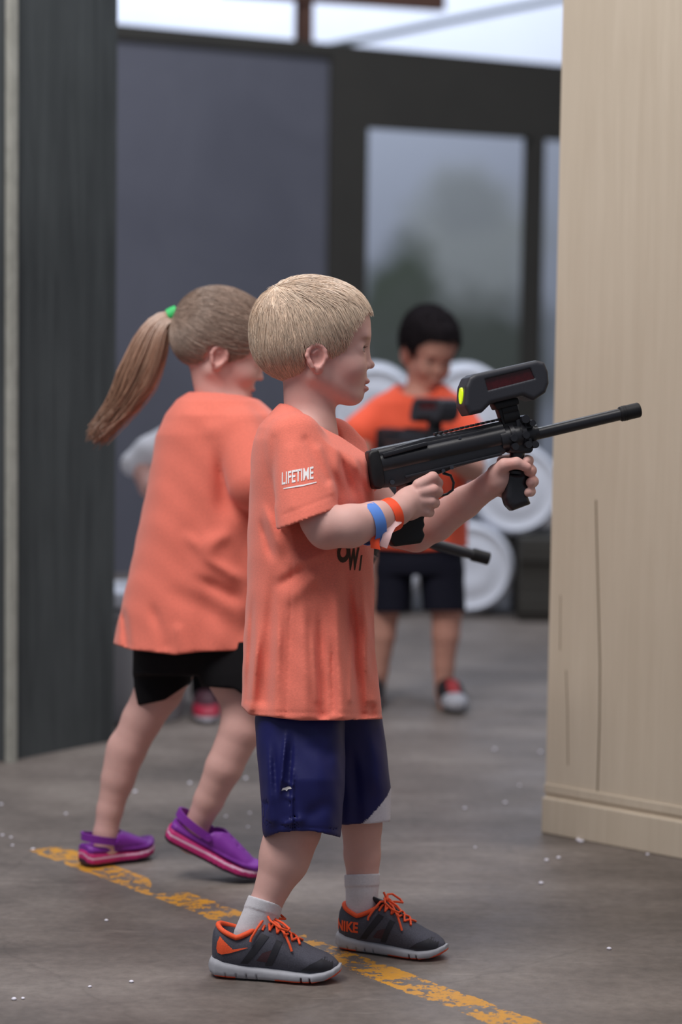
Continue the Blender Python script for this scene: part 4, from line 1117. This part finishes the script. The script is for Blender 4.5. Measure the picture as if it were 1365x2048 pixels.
    fr.loft(Sf, tab+[(1500, 478, 772, 0, .145)], folds, .001, 'sub', n=2.3, noise=.0016, shrink=.0085, ylim=1445, top=([400, 800], [1404, 1404]))
    # neck opening: tilted disc round the neck
    def collar(ra_, rb_, lo_, hi_):
        def f(X, Y, Z):
            d = (X-nc[0], Y-nc[1], Z-nc[2]); q = [d[0]*Rn[0, i]+d[1]*Rn[1, i]+d[2]*Rn[2, i] for i in range(3)]
            e = (np.sqrt((q[0]/ra_)**2+(q[1]/rb_)**2)-1)*min(ra_, rb_)
            return np.maximum(e, np.maximum(lo_-q[2]-.10*np.abs(q[1])*0, q[2]-hi_))
        return f
    Sf.op(collar(r(74), r(64), -.022, .16), nc-.2, nc+.2, .003, 'sub')
    # ribbed collar band standing a little proud
    cf = collar(r(80), r(71), -.012, .001); cg = collar(r(73), r(63.5), -.03, .16)
    shirt = finish(fr, 't_shirt', Sf, M['shirt'], root, smooth=2)
    # ribbed collar edge is part of the shirt; prints
    vdir = Fv
    b = text_mesh('LIFETIME', 1.0, .018, 0, .2)
    for v in b.verts: pass
    xs = [v.co.x for v in b.verts]; ys = [v.co.y for v in b.verts]; wx = max(xs)-min(xs); wy = max(ys)-min(ys); an = math.radians(11)
    def pl(c):
        X = c.x/wx*68; Y = c.y/wy*26; px = 591+X*math.cos(an)+Y*math.sin(an)*0; py = 949-X*math.sin(an)-Y; return W(px, py, 3.7)
    decal('sleeve_print', b, pl, vdir, shirt, .0011, M['print_white'], root)
    b = poly_flat([[(-35, -1), (-8, -1.8), (8, -2.2), (36, -1), (36, .6), (8, 0), (-8, 0.4), (-35, .6)]], 6)
    decal('sleeve_print', b, lambda c: W(596+c.x*math.cos(an), 968-c.x*math.sin(an)-c.y*1.4, 3.7), vdir, shirt, .0011, M['print_white'], root)
    for tx, cx, cy, w_, h_, sh in (('O', 688, 1112, 28, 46, .1), ('W', 711, 1127, 25, 50, .2), ('/', 726, 1136, 8, 34, 0)):
        b = text_mesh(tx, 1.0, .055, sh, .15); xs = [v.co.x for v in b.verts]; ys = [v.co.y for v in b.verts]
        x0, x1, y0, y1 = min(xs), max(xs), min(ys), max(ys)
        decal('chest_print', b, (lambda c, x0=x0, x1=x1, y0=y0, y1=y1, cx=cx, cy=cy, w_=w_, h_=h_: W(cx+((c.x-x0)/(x1-x0)-.5)*w_, cy-((c.y-y0)/(y1-y0)-.5)*h_, 3.6)), vdir, shirt, .0009, M['print_dark'], root)
    # ---- shorts
    Hf = Field(.0026)
    fold2 = [(574, 1450, 558, 1610, 4, 8, -1), (586, 1450, 574, 1630, 6, -6, -1), (586, 1540, 584, 1660, 2.6, 3, -1), (535, 1470, 545, 1640, 9, 5, -1), (548, 1480, 552, 1600, 6, -4, -1), (566, 1560, 590, 1575, 4, 3, -1), (566, 1590, 590, 1600, 4, 3, -1), (610, 1480, 680, 1520, 16, -4, -1), (560, 1652, 680, 1660, 2.6, -1, -1), (590, 1530, 590, 1660, 4, -3, -1), (540, 1560, 530, 1660, 12, 4, -1), (600, 1640, 670, 1600, 14, -3, -1), (640, 1500, 650, 1660, 18, 3, -1), (560, 1650, 600, 1640, 8, 4, -1)]
    n_tab = [(1380, 520, 680, -.04, .070), (1440, 511, 690, -.054, .077), (1560, 519, 690, -.078, .078), (1690, 532, 682, -.082, .072)]
    fr.loft(Hf, n_tab, fold2, .004, n=2.6, hem=([520, 532, 560, 590, 620, 650, 683, 700], [1670, 1676, 1665, 1664, 1662, 1668, 1676, 1676]), noise=.0012)
    f_tab = [(1380, 600, 752, .045, .075), (1440, 610, 766, .06, .078), (1510, 640, 774, .068, .072), (1580, 658, 783, .075, .068), (1660, 664, 781, .08, .062)]
    fr.loft(Hf, f_tab, [(740, 1460, 760, 1600, 14, 4, -1), (705, 1480, 715, 1640, 12, -4, -1)], .004, n=2.6, hem=([640, 690, 740, 782, 790], [1646, 1650, 1648, 1643, 1642]), noise=.0012)
    fr.loft(Hf, n_tab+[(1760, 532, 682, -.082, .072)], fold2, .001, 'sub', n=2.6, noise=.0012, shrink=.004, ylim=1690, top=([400, 900], [1600, 1600]))
    fr.loft(Hf, f_tab+[(1740, 664, 781, .08, .062)], [(740, 1460, 760, 1600, 14, 4, -1), (705, 1480, 715, 1640, 12, -4, -1)], .001, 'sub', n=2.6, noise=.0012, shrink=.004, ylim=1660, top=([400, 900], [1590, 1590]))
    def sc2(px, py, P):
        c = np.tile(srgb(25, 27, 88), (len(px), 1))
        yb = np.interp(px, [720, 740, 760, 775, 784, 800], [1652, 1634, 1612, 1592, 1572, 1560])
        wpan = (py > yb) & (P[:, 1] > .0) & (px > 716)
        c[wpan] = srgb(214, 212, 226); return c
    sh = finish(fr, 'shorts', Hf, M['navy'], root, sc2, 2)
    b = poly_flat([[(-11, -3), (-4, -2), (0, -5), (3, -1), (11, 1), (8, 5), (2, 5), (-3, 3), (-9, 2)]], 3)
    decal('shorts_logo', b, lambda c: W(565+c.x, 1623-c.y, 3.6), vdir, sh, .001, M['print_white'], root)
    # ---- socks
    for tb, tp in (([(1780, 503, 573, -.086, .0290), (1800, 495, 567, -.086, .0290), (1830, 482, 560, -.086, .0285), (1860, 469, 552, -.086, .0262), (1885, 463, 552, -.086, .0222), (1925, 465, 570, -.086, .021)], ([480, 500, 567, 580], [1788, 1791, 1812, 1815])),
                   ([(1740, 690, 760, .085, .0285), (1790, 692, 757, .085, .0278), (1822, 692, 757, .085, .025), (1845, 690, 765, .085, .0215), (1880, 690, 785, .085, .020)], ([680, 770], [1750, 1747]))):
        Kf = Field(.0018); fr.loft(Kf, tb, (), .001, n=2.1, top=tp)
        cuff = [(t_[0], t_[1]-1.6, t_[2]+1.6, t_[3], t_[4]+.0014) for t_ in tb]
        tp2 = (tp[0], [v+24 for v in tp[1]])
        fr.loft(Kf, cuff, (), .001, n=2.1, top=tp, hem=tp2)
        finish(fr, 'sock', Kf, M['sock'], root)
    # ---- shoes
    h1, t1 = floor_pt(424, 1948), floor_pt(682, 1962); h2, t2 = floor_pt(679, 1893), floor_pt(893, 1919)
    make_sneaker(root, h1, t1, 1, 'swoosh', 0, (t1-h1).length/.211)
    make_sneaker(root, h2, t2, 1, 'text', 0, (t2-h2).length/.211)
    # ---- wristbands
    def band(name, c, d, rx, wdt, m, parent=root):
        c = np.array(c); d = np.array(d)/np.linalg.norm(d); a = np.cross(d, (0, 1, 0)); a /= np.linalg.norm(a); b_ = np.cross(d, a)
        V, Fc = [], []; ns = 40
        for (o_, rr) in ((-wdt/2, rx), (wdt/2, rx), (wdt/2, rx-.001), (-wdt/2, rx-.001)):
            for k in range(ns): t = 2*math.pi*k/ns; V.append(c+d*o_+(a*math.cos(t)+b_*math.sin(t))*rr)
        for i in range(4):
            for k in range(ns): j = (i+1) % 4; Fc.append((i*ns+k, i*ns+(k+1) % ns, j*ns+(k+1) % ns, j*ns+k))
        Wd = fr.world(np.array(V)); mb = MB(); mb.add([tuple(v) for v in Wd], Fc); o = mb.build(name, m, root, smooth=50); return o
    o_ = band('wristband', J(738, 1047, -.131), J(790, 1030, -.1)-J(720, 1051, -.14), r(41), .021, M['blue_band']); o_['label'] = 'blue wristband'
    o_ = band('wristband', J(778, 1031, -.108), J(800, 1020, -.092)-J(756, 1038, -.12), r(33.5), .017, M['orange_band']); o_['label'] = 'orange paper wristband'
    # loose tail of the orange band
    def strip(name, cs, wd, m):
        V, Fc = [], []
        for (x, y, d, ang) in cs:
            a = math.radians(ang); V += [fr.J(x-wd*math.cos(a), y-wd*math.sin(a), d), fr.J(x+wd*math.cos(a), y+wd*math.sin(a), d)]
        n_ = len(cs)
        Wd = list(fr.world(np.array(V))); W2 = [w_+np.array(list(Fv))*.0006 for w_ in Wd]
        for i in range(n_-1): Fc.append((2*i, 2*i+1, 2*i+3, 2*i+2)); Fc.append((2*n_+2*i+2, 2*n_+2*i+3, 2*n_+2*i+1, 2*n_+2*i))
        for i in range(n_-1): Fc += [(2*i, 2*i+2, 2*n_+2*i+2, 2*n_+2*i), (2*i+1, 2*n_+2*i+1, 2*n_+2*i+3, 2*i+3)]
        mb = MB(); mb.add([tuple(v) for v in Wd+W2], Fc); return mb.build(name, m, root, smooth=60)
    o_ = strip('band_tail', [(760, 1060, -.145, 80), (755, 1072, -.15, 60), (750, 1086, -.155, 20), (752, 1098, -.155, 10)], 10, M['orange_band']); o_['label'] = 'torn orange band end'
    o_ = strip('band_tag', [(800, 1038, -.125, 60), (783, 1052, -.14, 20), (776, 1066, -.15, 5), (772, 1080, -.152, 0), (766, 1094, -.15, 20)], 9, M['white_tag']); o_['label'] = 'pale pink-white adhesive tag'
    return root
blond_boy()
make_rifle(4.045, -.03, 'black toy rifle with a dark red windowed sight box, held up by the blond boy')

# ---------------- generic background clothing helpers
def bg_shoe(parent, mx, cols):
    Fd = shoe_field([(0, .004, .05, .02, 0), (.02, 0, .065, .03, 0), (.06, 0, .07, .03, 0), (.09, 0, .07, .032, 0), (.13, 0, .052, .037, 0), (.17, .002, .042, .033, 0), (.195, .008, .03, .015, 0)], .003)
    P, Q = Fd.mesh(1); Mn = np.array(mx); col = cols(P)
    return add_mesh('sneaker', np_mesh('sneaker', P@Mn[:3, :3].T+Mn[:3, 3], Q, col), M['sneaker_bg'], parent)

# ---------------- girl
def girl():
    fr = Frame(4.66); J = fr.J; r = fr.r
    root = thing('person', floor_pt(340, 1750), 'girl with a light brown ponytail and purple clogs, hunched forward behind the blond boy', 'person')
    Bf = Field(.003)
    Bf.chain([J(455, 820, 0), J(440, 900, 0), J(410, 1100, 0), J(390, 1260, 0)], [r(50), r(80), r(85), r(80)], .03)
    Bf.chain([J(352, 1290, .045), J(318, 1380, .045), J(284, 1440, .045), J(255, 1500, .047), J(235, 1560, .048), J(220, 1620, .05), J(211, 1668, .05), J(212, 1700, .05)],
             [r(62), r(48), r(40), r(37), r(32), r(26), r(24), r(24)], .01)
    Bf.ell(J(240, 1525, .055), (r(26), r(34), r(58)), .02)
    Bf.chain([J(440, 1290, -.05), J(492, 1400, -.07), J(482, 1460, -.08), J(448, 1535, -.082), J(418, 1600, -.07), J(392, 1655, -.058), J(384, 1682, -.055)],
             [r(62), r(48), r(41), r(36), r(29), r(24), r(25)], .01)
    Bf.cone(J(212, 1700, .05), J(262, 1704, .10), r(20), r(15), .01)
    Bf.cone(J(378, 1682, -.055), J(462, 1728, -.066), r(20), r(13), .01)
    Bf.chain([J(480, 870, -.1), J(510, 960, -.13), J(548, 1030, -.13), J(590, 1020, -.09)], [r(36), r(34), r(30), r(24)], .01)
    Bf.chain([J(470, 870, .1), J(560, 990, .1), J(690, 1020, .04)], [r(36), r(32), r(22)], .01)
    # simple gripping hands
    for (x, y, d) in ((598, 1018, -.06), (700, 1020, .02)):
        Bf.ell(J(x, y, d), (r(24), r(18), r(26)), .01)
        for i in range(4): Bf.chain([J(x+8, y-18+i*13, d-.012), J(x+26, y-18+i*13, d-.008), J(x+30, y-16+i*13, d+.014)], [r(8), r(8), r(7)], .003)
        Bf.chain([J(x-4, y-14, d-.01), J(x+8, y-28, d), J(x+22, y-30, d)], [r(10), r(8), r(7)], .003)
    R = rot((.93, .10, -.34), (.34, 0, .93)); o = J(436, 690, 0)
    T, u = add_head(Bf, o, R, .985, neck=J(446, 850, 0))
    sc = skin_col(T, R, o, u, SK_FAIR, LIPS, srgb(150, 110, 90))
    finish(fr, 'body', Bf, M['skin'], root, lambda px, py, P: sc(P))
    add_eyes(fr, T, R, o, u, root, srgb(90, 80, 60))
    tie_l = (np.array(J(352, 632, 0))-o)@R/u
    bare = [(150, 78), (112, 66), (98, 50), (84, 20), (70, -5), (50, -30), (46, -10), (38, 2), (-4, 4), (-20, -14), (-20, -50), (-35, -64), (-60, -74), (-66, -250), (250, -250), (250, 78)]
    def flow(q): d = tie_l-q; return d/np.linalg.norm(d, axis=1)[:, None]
    hc = srgb(178, 153, 138)
    hair_cap(o, R, u, fr, root, hc, bare=bare, grow=6, nstr=6000, flow=flow, lift=4, seglen=9, segs=7, srad=1.0, wob=.08)
    # ponytail
    n_ = 1500; spine = np.array([J(352, 632, 0), J(320, 640, 0), J(300, 690, -.005), J(278, 755, -.01), J(240, 820, -.015), J(196, 868, -.02)])
    wd = np.array([r(9), r(22), r(34), r(36), r(20), r(4)])
    off = npr.normal(size=(n_, 2)); off /= np.maximum(1, np.linalg.norm(off, axis=1)[:, None]/1.4); off *= .75
    tt = np.linspace(0, 1, 14); sp = np.stack([np.interp(tt*5, range(6), spine[:, i]) for i in range(3)], 1)
    for _ in range(3): sp[1:-1] = (sp[:-2]+2*sp[1:-1]+sp[2:])/4
    ww = np.interp(tt*5, range(6), wd); tg = np.gradient(sp, axis=0); tg /= np.linalg.norm(tg, axis=1)[:, None]
    sdv = np.cross(tg, (0, 1, 0)); sdv /= np.linalg.norm(sdv, axis=1)[:, None]
    PP = sp[None]+sdv[None]*(off[:, :1, None]*ww[None, :, None])+np.array((0, 1, 0))[None, None]*(off[:, 1:, None]*ww[None, :, None]*.7)
    PP += (npr.normal(size=(n_, 1, 3))*np.linspace(0, 1, 14)[None, :, None]**2)*.008
    v, f, c = strands(PP, np.ones((n_, 14))*np.linspace(.0011, .0005, 14), np.array(srgb(166, 128, 106))*(.6+.75*npr.rand(n_, 1)))
    add_mesh('ponytail', np_mesh('ponytail', fr.world(v), f, c), M['hair'], root)
    # flyaway hairs below the ponytail
    mb = MB(); p = fr.world(np.array([J(356, 622, 0), J(346, 628, 0), J(336, 632, 0)])); mb.tube([Vector(q) for q in p], [r(13), r(14.5), r(13)], 16)
    mb.build('hair_tie', M['green'], root, smooth=40)
    # shirt
    Sf = Field(.0032)
    tab = [(784, 375, 470, 0, .05), (800, 352, 520, 0, .10), (830, 332, 552, 0, .125), (870, 314, 572, 0, .132), (1000, 290, 575, 0, .135), (1130, 262, 566, 0, .14), (1230, 238, 556, 0, .145), (1310, 222, 552, 0, .15)]
    folds = [(440, 880, 455, 1060, 20, -14, -1), (470, 1060, 400, 1100, 16, 9, -1), (360, 1060, 440, 1130, 14, 7, -1), (380, 1150, 500, 1210, 14, -9, -1), (400, 1110, 500, 1170, 12, 8, -1), (330, 1170, 480, 1260, 22, -8, -1),
             (300, 1200, 330, 1290, 12, -6, -1), (246, 1210, 254, 1290, 7, -7, -1), (350, 1240, 370, 1300, 12, 6, -1), (330, 900, 310, 1120, 26, 5, -1), (395, 860, 500, 850, 20, 5, -1)]
    fr.loft(Sf, tab, folds, .008, n=2.3, hem=([210, 222, 262, 300, 350, 400, 482, 560], [1284, 1286, 1300, 1304, 1310, 1304, 1301, 1300]), noise=.0022)
    Sf.cone(J(478, 868, -.095), J(512, 965, -.135), r(48), r(56), .015)
    Sf.cone(J(478, 868, .095), J(530, 950, .11), r(48), r(54), .015)
    fr.loft(Sf, tab+[(1360, 222, 552, 0, .15)], folds, .001, 'sub', n=2.3, noise=.0022, shrink=.011, ylim=1310, top=([100, 800], [1280, 1280]))
    Sf.cone(J(440, 740, 0), J(450, 800, 0), r(52), r(50), .006, 'sub')
    finish(fr, 't_shirt', Sf, M['shirt'], root, smooth=2)
    Hf = Field(.0035)
    fr.loft(Hf, [(1240, 280, 500, 0, .115), (1310, 268, 500, .0, .12), (1350, 266, 470, .01, .11)], (), .01)
    fr.loft(Hf, [(1290, 266, 400, .045, .075), (1350, 267, 385, .045, .07), (1420, 270, 366, .045, .062)], (), .008, hem=([260, 275, 330, 375], [1404, 1412, 1400, 1370]))
    fr.loft(Hf, [(1280, 380, 520, -.05, .08), (1350, 395, 548, -.065, .075), (1430, 420, 552, -.075, .07)], (), .008, hem=([395, 470, 500, 560], [1372, 1378, 1400, 1420]))
    finish(fr, 'shorts', Hf, M['black_cloth'], root)
    # clogs
    h, t = floor_pt(166, 1733), floor_pt(303, 1712); d = t-h; sc_ = min(1.0, d.length/.185)
    make_clog(root, Matrix.Translation(h)@Matrix.Rotation(math.atan2(d.y, d.x), 4, 'Z')@Matrix.Diagonal((d.length/.185, .86, .92, 1)))
    toe = floor_pt(513, 1762); tl = math.radians(25)
    yw = math.radians(-4); Lc = .195
    hl = toe-Vector((math.cos(yw)*math.cos(tl)*Lc, math.sin(yw)*math.cos(tl)*Lc, 0))+Vector((0, 0, math.sin(tl)*Lc))
    hl.z -= .006
    make_clog(root, Matrix.Translation(hl)@Matrix.Rotation(yw, 4, 'Z')@Matrix.Rotation(tl, 4, 'Y')@Matrix.Diagonal((Lc/.185, .9, .95, 1)))
    return root, fr
girl()
# the girl's rifle, its barrel showing under the blond boy's arms
gb = Vector(Frame(4.66).world(np.array([Frame(4.66).J(655, 1022, -.02)]))[0])
gr = Matrix((Rv, Fv, Uv)).transposed() @ Matrix.Rotation(math.radians(28.5), 3, 'Y') @ Matrix.Rotation(math.radians(8), 3, 'Z')
make_rifle(3.95, -.03, 'black toy rifle held by the ponytailed girl, barrel pointing down under the blond boy\'s arms', (gb, gr), 12)

# ---------------- dark-haired boy
def dark_boy():
    fr = Frame(6.58); J = fr.J; r = fr.r
    root = thing('person', floor_pt(840, 1432), 'dark-haired boy in an orange t-shirt and dark shorts looking down, in the background', 'person')
    Bf = Field(.0036)
    Bf.chain([J(838, 800, 0), J(838, 860, 0), J(836, 1080, 0)], [r(34), r(62), r(66)], .03)
    Bf.cone(J(775, 825, 0), J(905, 822, 0), r(34), r(34), .03)
    Bf.chain([J(878, 1090, 0), J(895, 1200, -.01), J(892, 1270, -.01), J(888, 1330, 0), J(888, 1385, .0)], [r(44), r(34), r(27), r(21), r(18)], .01)
    Bf.chain([J(790, 1090, 0), J(770, 1200, .01), J(764, 1270, .01), J(756, 1340, .02), J(752, 1390, .02)], [r(44), r(34), r(27), r(21), r(18)], .01)
    Bf.cone(J(888, 1392, 0), J(892, 1415, -.08), r(15), r(13), .01)
    Bf.cone(J(752, 1395, .02), J(748, 1415, -.05), r(15), r(13), .01)
    Bf.chain([J(762, 830, 0), J(722, 880, -.04), J(716, 940, -.08), J(762, 975, -.18), J(782, 985, -.2)], [r(28), r(27), r(25), r(18), r(17)], .01)
    Bf.chain([J(915, 830, 0), J(940, 890, -.04), J(945, 940, -.08), J(910, 925, -.2), J(895, 915, -.22)], [r(28), r(27), r(25), r(18), r(16)], .01)
    for (x, y, d) in ((790, 984, -.2), (888, 912, -.22)):
        Bf.ell(J(x, y, d), (r(19), r(13), r(17)), .01)
        for i in range(4): Bf.chain([J(x+5, y-12+i*8, d-.01), J(x+17, y-12+i*8, d-.006), J(x+18, y-10+i*8, d+.014)], [r(6), r(6), r(5)], .003)
        Bf.chain([J(x-4, y-8, d), J(x+4, y-20, d), J(x+12, y-22, d)], [r(7), r(6), r(5)], .003)
    R = rot((.33, -.82, -.48)); o = J(856, 693, -.01)
    T, u = add_head(Bf, o, R, 1.0, neck=J(838, 815, .015))
    sc = skin_col(T, R, o, u, SK_TAN, srgb(168, 84, 78), srgb(40, 28, 24))
    finish(fr, 'body', Bf, M['skin'], root, lambda px, py, P: sc(P))
    add_eyes(fr, T, R, o, u, root, srgb(40, 28, 20))
    bare = [(150, 66), (104, 66), (88, 45), (74, 28), (64, 5), (54, -18), (44, -18), (40, 2), (-8, 8), (-22, -4), (-24, -40), (-20, -50), (-30, -60), (-58, -66), (-60, -250), (250, -250), (250, 66)]
    wh = np.array((-60, 0, 120.))
    hair_cap(o, R, u, fr, root, srgb(34, 28, 32), bare=bare, grow=6, nstr=4500, flow=lambda q: (q-wh)/100, lift=7, seglen=3, segs=4, srad=1.3, wob=.6, hm='hair_dark')
    Sf = Field(.004)
    tab = [(768, 795, 890, .0, .045), (785, 768, 908, 0, .065), (805, 745, 928, 0, .08), (850, 742, 930, 0, .095), (950, 746, 932, 0, .10), (1110, 742, 936, 0, .11)]
    fr.loft(Sf, tab, [(800, 930, 790, 1090, 12, 6, -1), (880, 930, 900, 1090, 12, 6, -1), (840, 820, 845, 860, 14, 5, -1), (860, 950, 862, 1090, 10, -6, -1)], .01, n=2.5, hem=([730, 840, 940], [1096, 1102, 1094]), noise=.002)
    Sf.cone(J(768, 828, 0), J(722, 868, -.03), r(38), r(40), .015)
    Sf.cone(J(906, 826, 0), J(936, 872, -.03), r(38), r(38), .015)
    Sf.ell(J(836, 772, -.03), (r(40), .085, r(24)), .008, 'sub')
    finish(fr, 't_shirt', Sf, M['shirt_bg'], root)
    Hf = Field(.004)
    fr.loft(Hf, [(1070, 752, 926, 0, .095), (1130, 750, 928, 0, .10), (1150, 750, 928, 0, .095)], (), .01)
    fr.loft(Hf, [(1130, 750, 826, .01, .085), (1225, 746, 824, .01, .08)], (), .008)
    fr.loft(Hf, [(1130, 838, 928, 0, .085), (1222, 846, 932, 0, .08)], (), .008)
    finish(fr, 'shorts', Hf, M['dark_navy'], root)
    def cols(P):
        c = np.tile(srgb(24, 22, 26), (len(P), 1)); c[(P[:, 0] > .085) & (P[:, 2] > .038) & (np.abs(P[:, 1]) < .016)] = srgb(150, 26, 32)
        c[(P[:, 0] > .15)] = srgb(158, 158, 166); c[P[:, 2] < .012] = srgb(60, 60, 62); return c
    for (x, y, yw) in ((893, 1404, -84), (750, 1404, -100)):
        p = floor_pt(x, y); bg_shoe(root, Matrix.Translation(p)@Matrix.Rotation(math.radians(yw), 4, 'Z')@Matrix.Scale(1.0, 4)@Matrix.Diagonal((1, 1.05, 1.1, 1)), cols)
dark_boy()
f6 = Frame(6.36); gb = Vector(f6.world(np.array([f6.J(822, 880, 0)]))[0])
gr = Matrix((Rv, Fv, Uv)).transposed() @ Matrix.Rotation(math.radians(-58), 3, 'Z') @ Matrix.Rotation(math.radians(16), 3, 'Y')
make_rifle(3.95, -.03, 'black toy rifle held across the dark-haired boy\'s chest, out of focus', (gb, gr), 12)

# ---------------- child mostly hidden behind the girl
def hidden_child():
    fr = Frame(6.47); J = fr.J; r = fr.r
    root = thing('person', floor_pt(440, 1438), 'child in white top and red sneakers, almost hidden behind the ponytailed girl', 'person')
    Bf = Field(.005)
    Bf.chain([J(425, 830, 0), J(425, 900, 0), J(430, 1080, 0)], [r(30), r(55), r(58)], .03)
    Bf.chain([J(405, 1100, 0), J(410, 1230, 0), J(415, 1390, 0)], [r(42), r(30), r(20)], .01)
    Bf.chain([J(465, 1100, 0), J(492, 1230, 0), J(512, 1390, 0)], [r(42), r(30), r(20)], .01)
    Bf.chain([J(385, 850, 0), J(280, 925, -.02), J(300, 975, -.05), J(400, 980, -.15)], [r(26), r(24), r(21), r(17)], .01)
    Bf.chain([J(465, 850, 0), J(500, 940, -.05), J(430, 960, -.15)], [r(26), r(24), r(17)], .01)
    R = rot((.5, -.8, -.2)); o = J(440, 705, 0); T, u = add_head(Bf, o, R, .9, neck=J(428, 830, 0))
    sc = skin_col(T, R, o, u, SK_FAIR, LIPS, srgb(80, 60, 50)); finish(fr, 'body', Bf, M['skin'], root, lambda px, py, P: sc(P))
    hair_cap(o, R, u, fr, root, srgb(90, 66, 50), grow=5)
    Sf = Field(.005)
    fr.loft(Sf, [(820, 395, 460, 0, .06), (845, 370, 485, 0, .08), (1090, 365, 490, 0, .1)], (), .01)
    Sf.chain([J(388, 852, 0), J(300, 905, -.02), J(268, 928, -.02)], [r(32), r(32), r(27)], .01)
    Sf.cone(J(465, 852, 0), J(495, 910, -.04), r(32), r(31), .01)
    finish(fr, 't_shirt', Sf, M['white_cloth'], root)
    Hf = Field(.005); Hf.chain([J(425, 1080, 0), J(408, 1230, 0), J(414, 1385, 0)], [r(58), r(38), r(31)], .02)
    Hf.chain([J(440, 1080, 0), J(492, 1230, 0), J(512, 1385, 0)], [r(58), r(38), r(30)], .02); finish(fr, 'trousers', Hf, M['black_cloth'], root)
    def cols(P):
        c = np.tile(srgb(150, 24, 52), (len(P), 1)); c[(P[:, 2] < .02)] = srgb(206, 206, 220); c[(P[:, 2] > .045)] = srgb(60, 20, 34); return c
    for (x, y, yw) in ((408, 1424, -84), (515, 1412, -80)):
        p = floor_pt(x, y); bg_shoe(root, Matrix.Translation(p)@Matrix.Rotation(math.radians(yw), 4, 'Z')@Matrix.Scale(.98, 4), cols)
hidden_child()

# ------------------------------------------------------------------ white pellets on the floor
spots = [(132, 1629), (22, 1676), (25, 1692), (5, 1672), (66, 1700), (213, 1842), (28, 2000), (46, 1998), (1040, 1572), (1011, 1607), (930, 1618), (951, 1696), (1094, 1722), (1118, 1717),
         (1083, 1768), (1219, 1899), (1082, 1505), (1130, 1670), (1152, 1674), (1160, 1678), (1168, 1680), (1173, 1674), (1163, 1684), (1184, 1682), (1157, 1681), (1296, 1710), (496, 1655), (500, 1627),
         (452, 1634), (380, 1568), (492, 1558), (270, 1585), (2, 1610), (150, 1492), (1146, 1668), (180, 1975), (263, 1965), (990, 1500)]
bm = bmesh.new(); bmesh.ops.create_icosphere(bm, subdivisions=2, radius=.0042)
for v in bm.verts: v.co.z = v.co.z*.75+.0024
pm = bpy.data.meshes.new('pellet'); bm.to_mesh(pm); bm.free(); pm.materials.append(M['pellet'])
for q in pm.polygons: q.use_smooth = True
for i, (x, y) in enumerate(spots):
    o = link(bpy.data.objects.new('pellet', pm)); p = floor_pt(x, y); o.location = p; s_ = rnd.uniform(.7, 1.25); o.scale = (s_*rnd.uniform(.8, 1.3), s_, s_*.8); o.rotation_euler = (0, 0, rnd.uniform(0, 6))
    if 1125 < x < 1190 and y < 1690: tag(o, 'tiny white pellet in the small heap at the foot of the beige wall', 'pellet', 'pellets heaped by the beige wall')
    elif x < 240: tag(o, 'tiny white pellet on the floor left of the purple clogs and yellow line', 'pellet', 'pellets on the left of the floor')
    elif x < 520: tag(o, 'tiny white pellet on the floor between the girl and the blond boy', 'pellet', 'pellets around the girl')
    else: tag(o, 'tiny white pellet on the open floor right of the blond boy', 'pellet', 'pellets on the right of the floor')
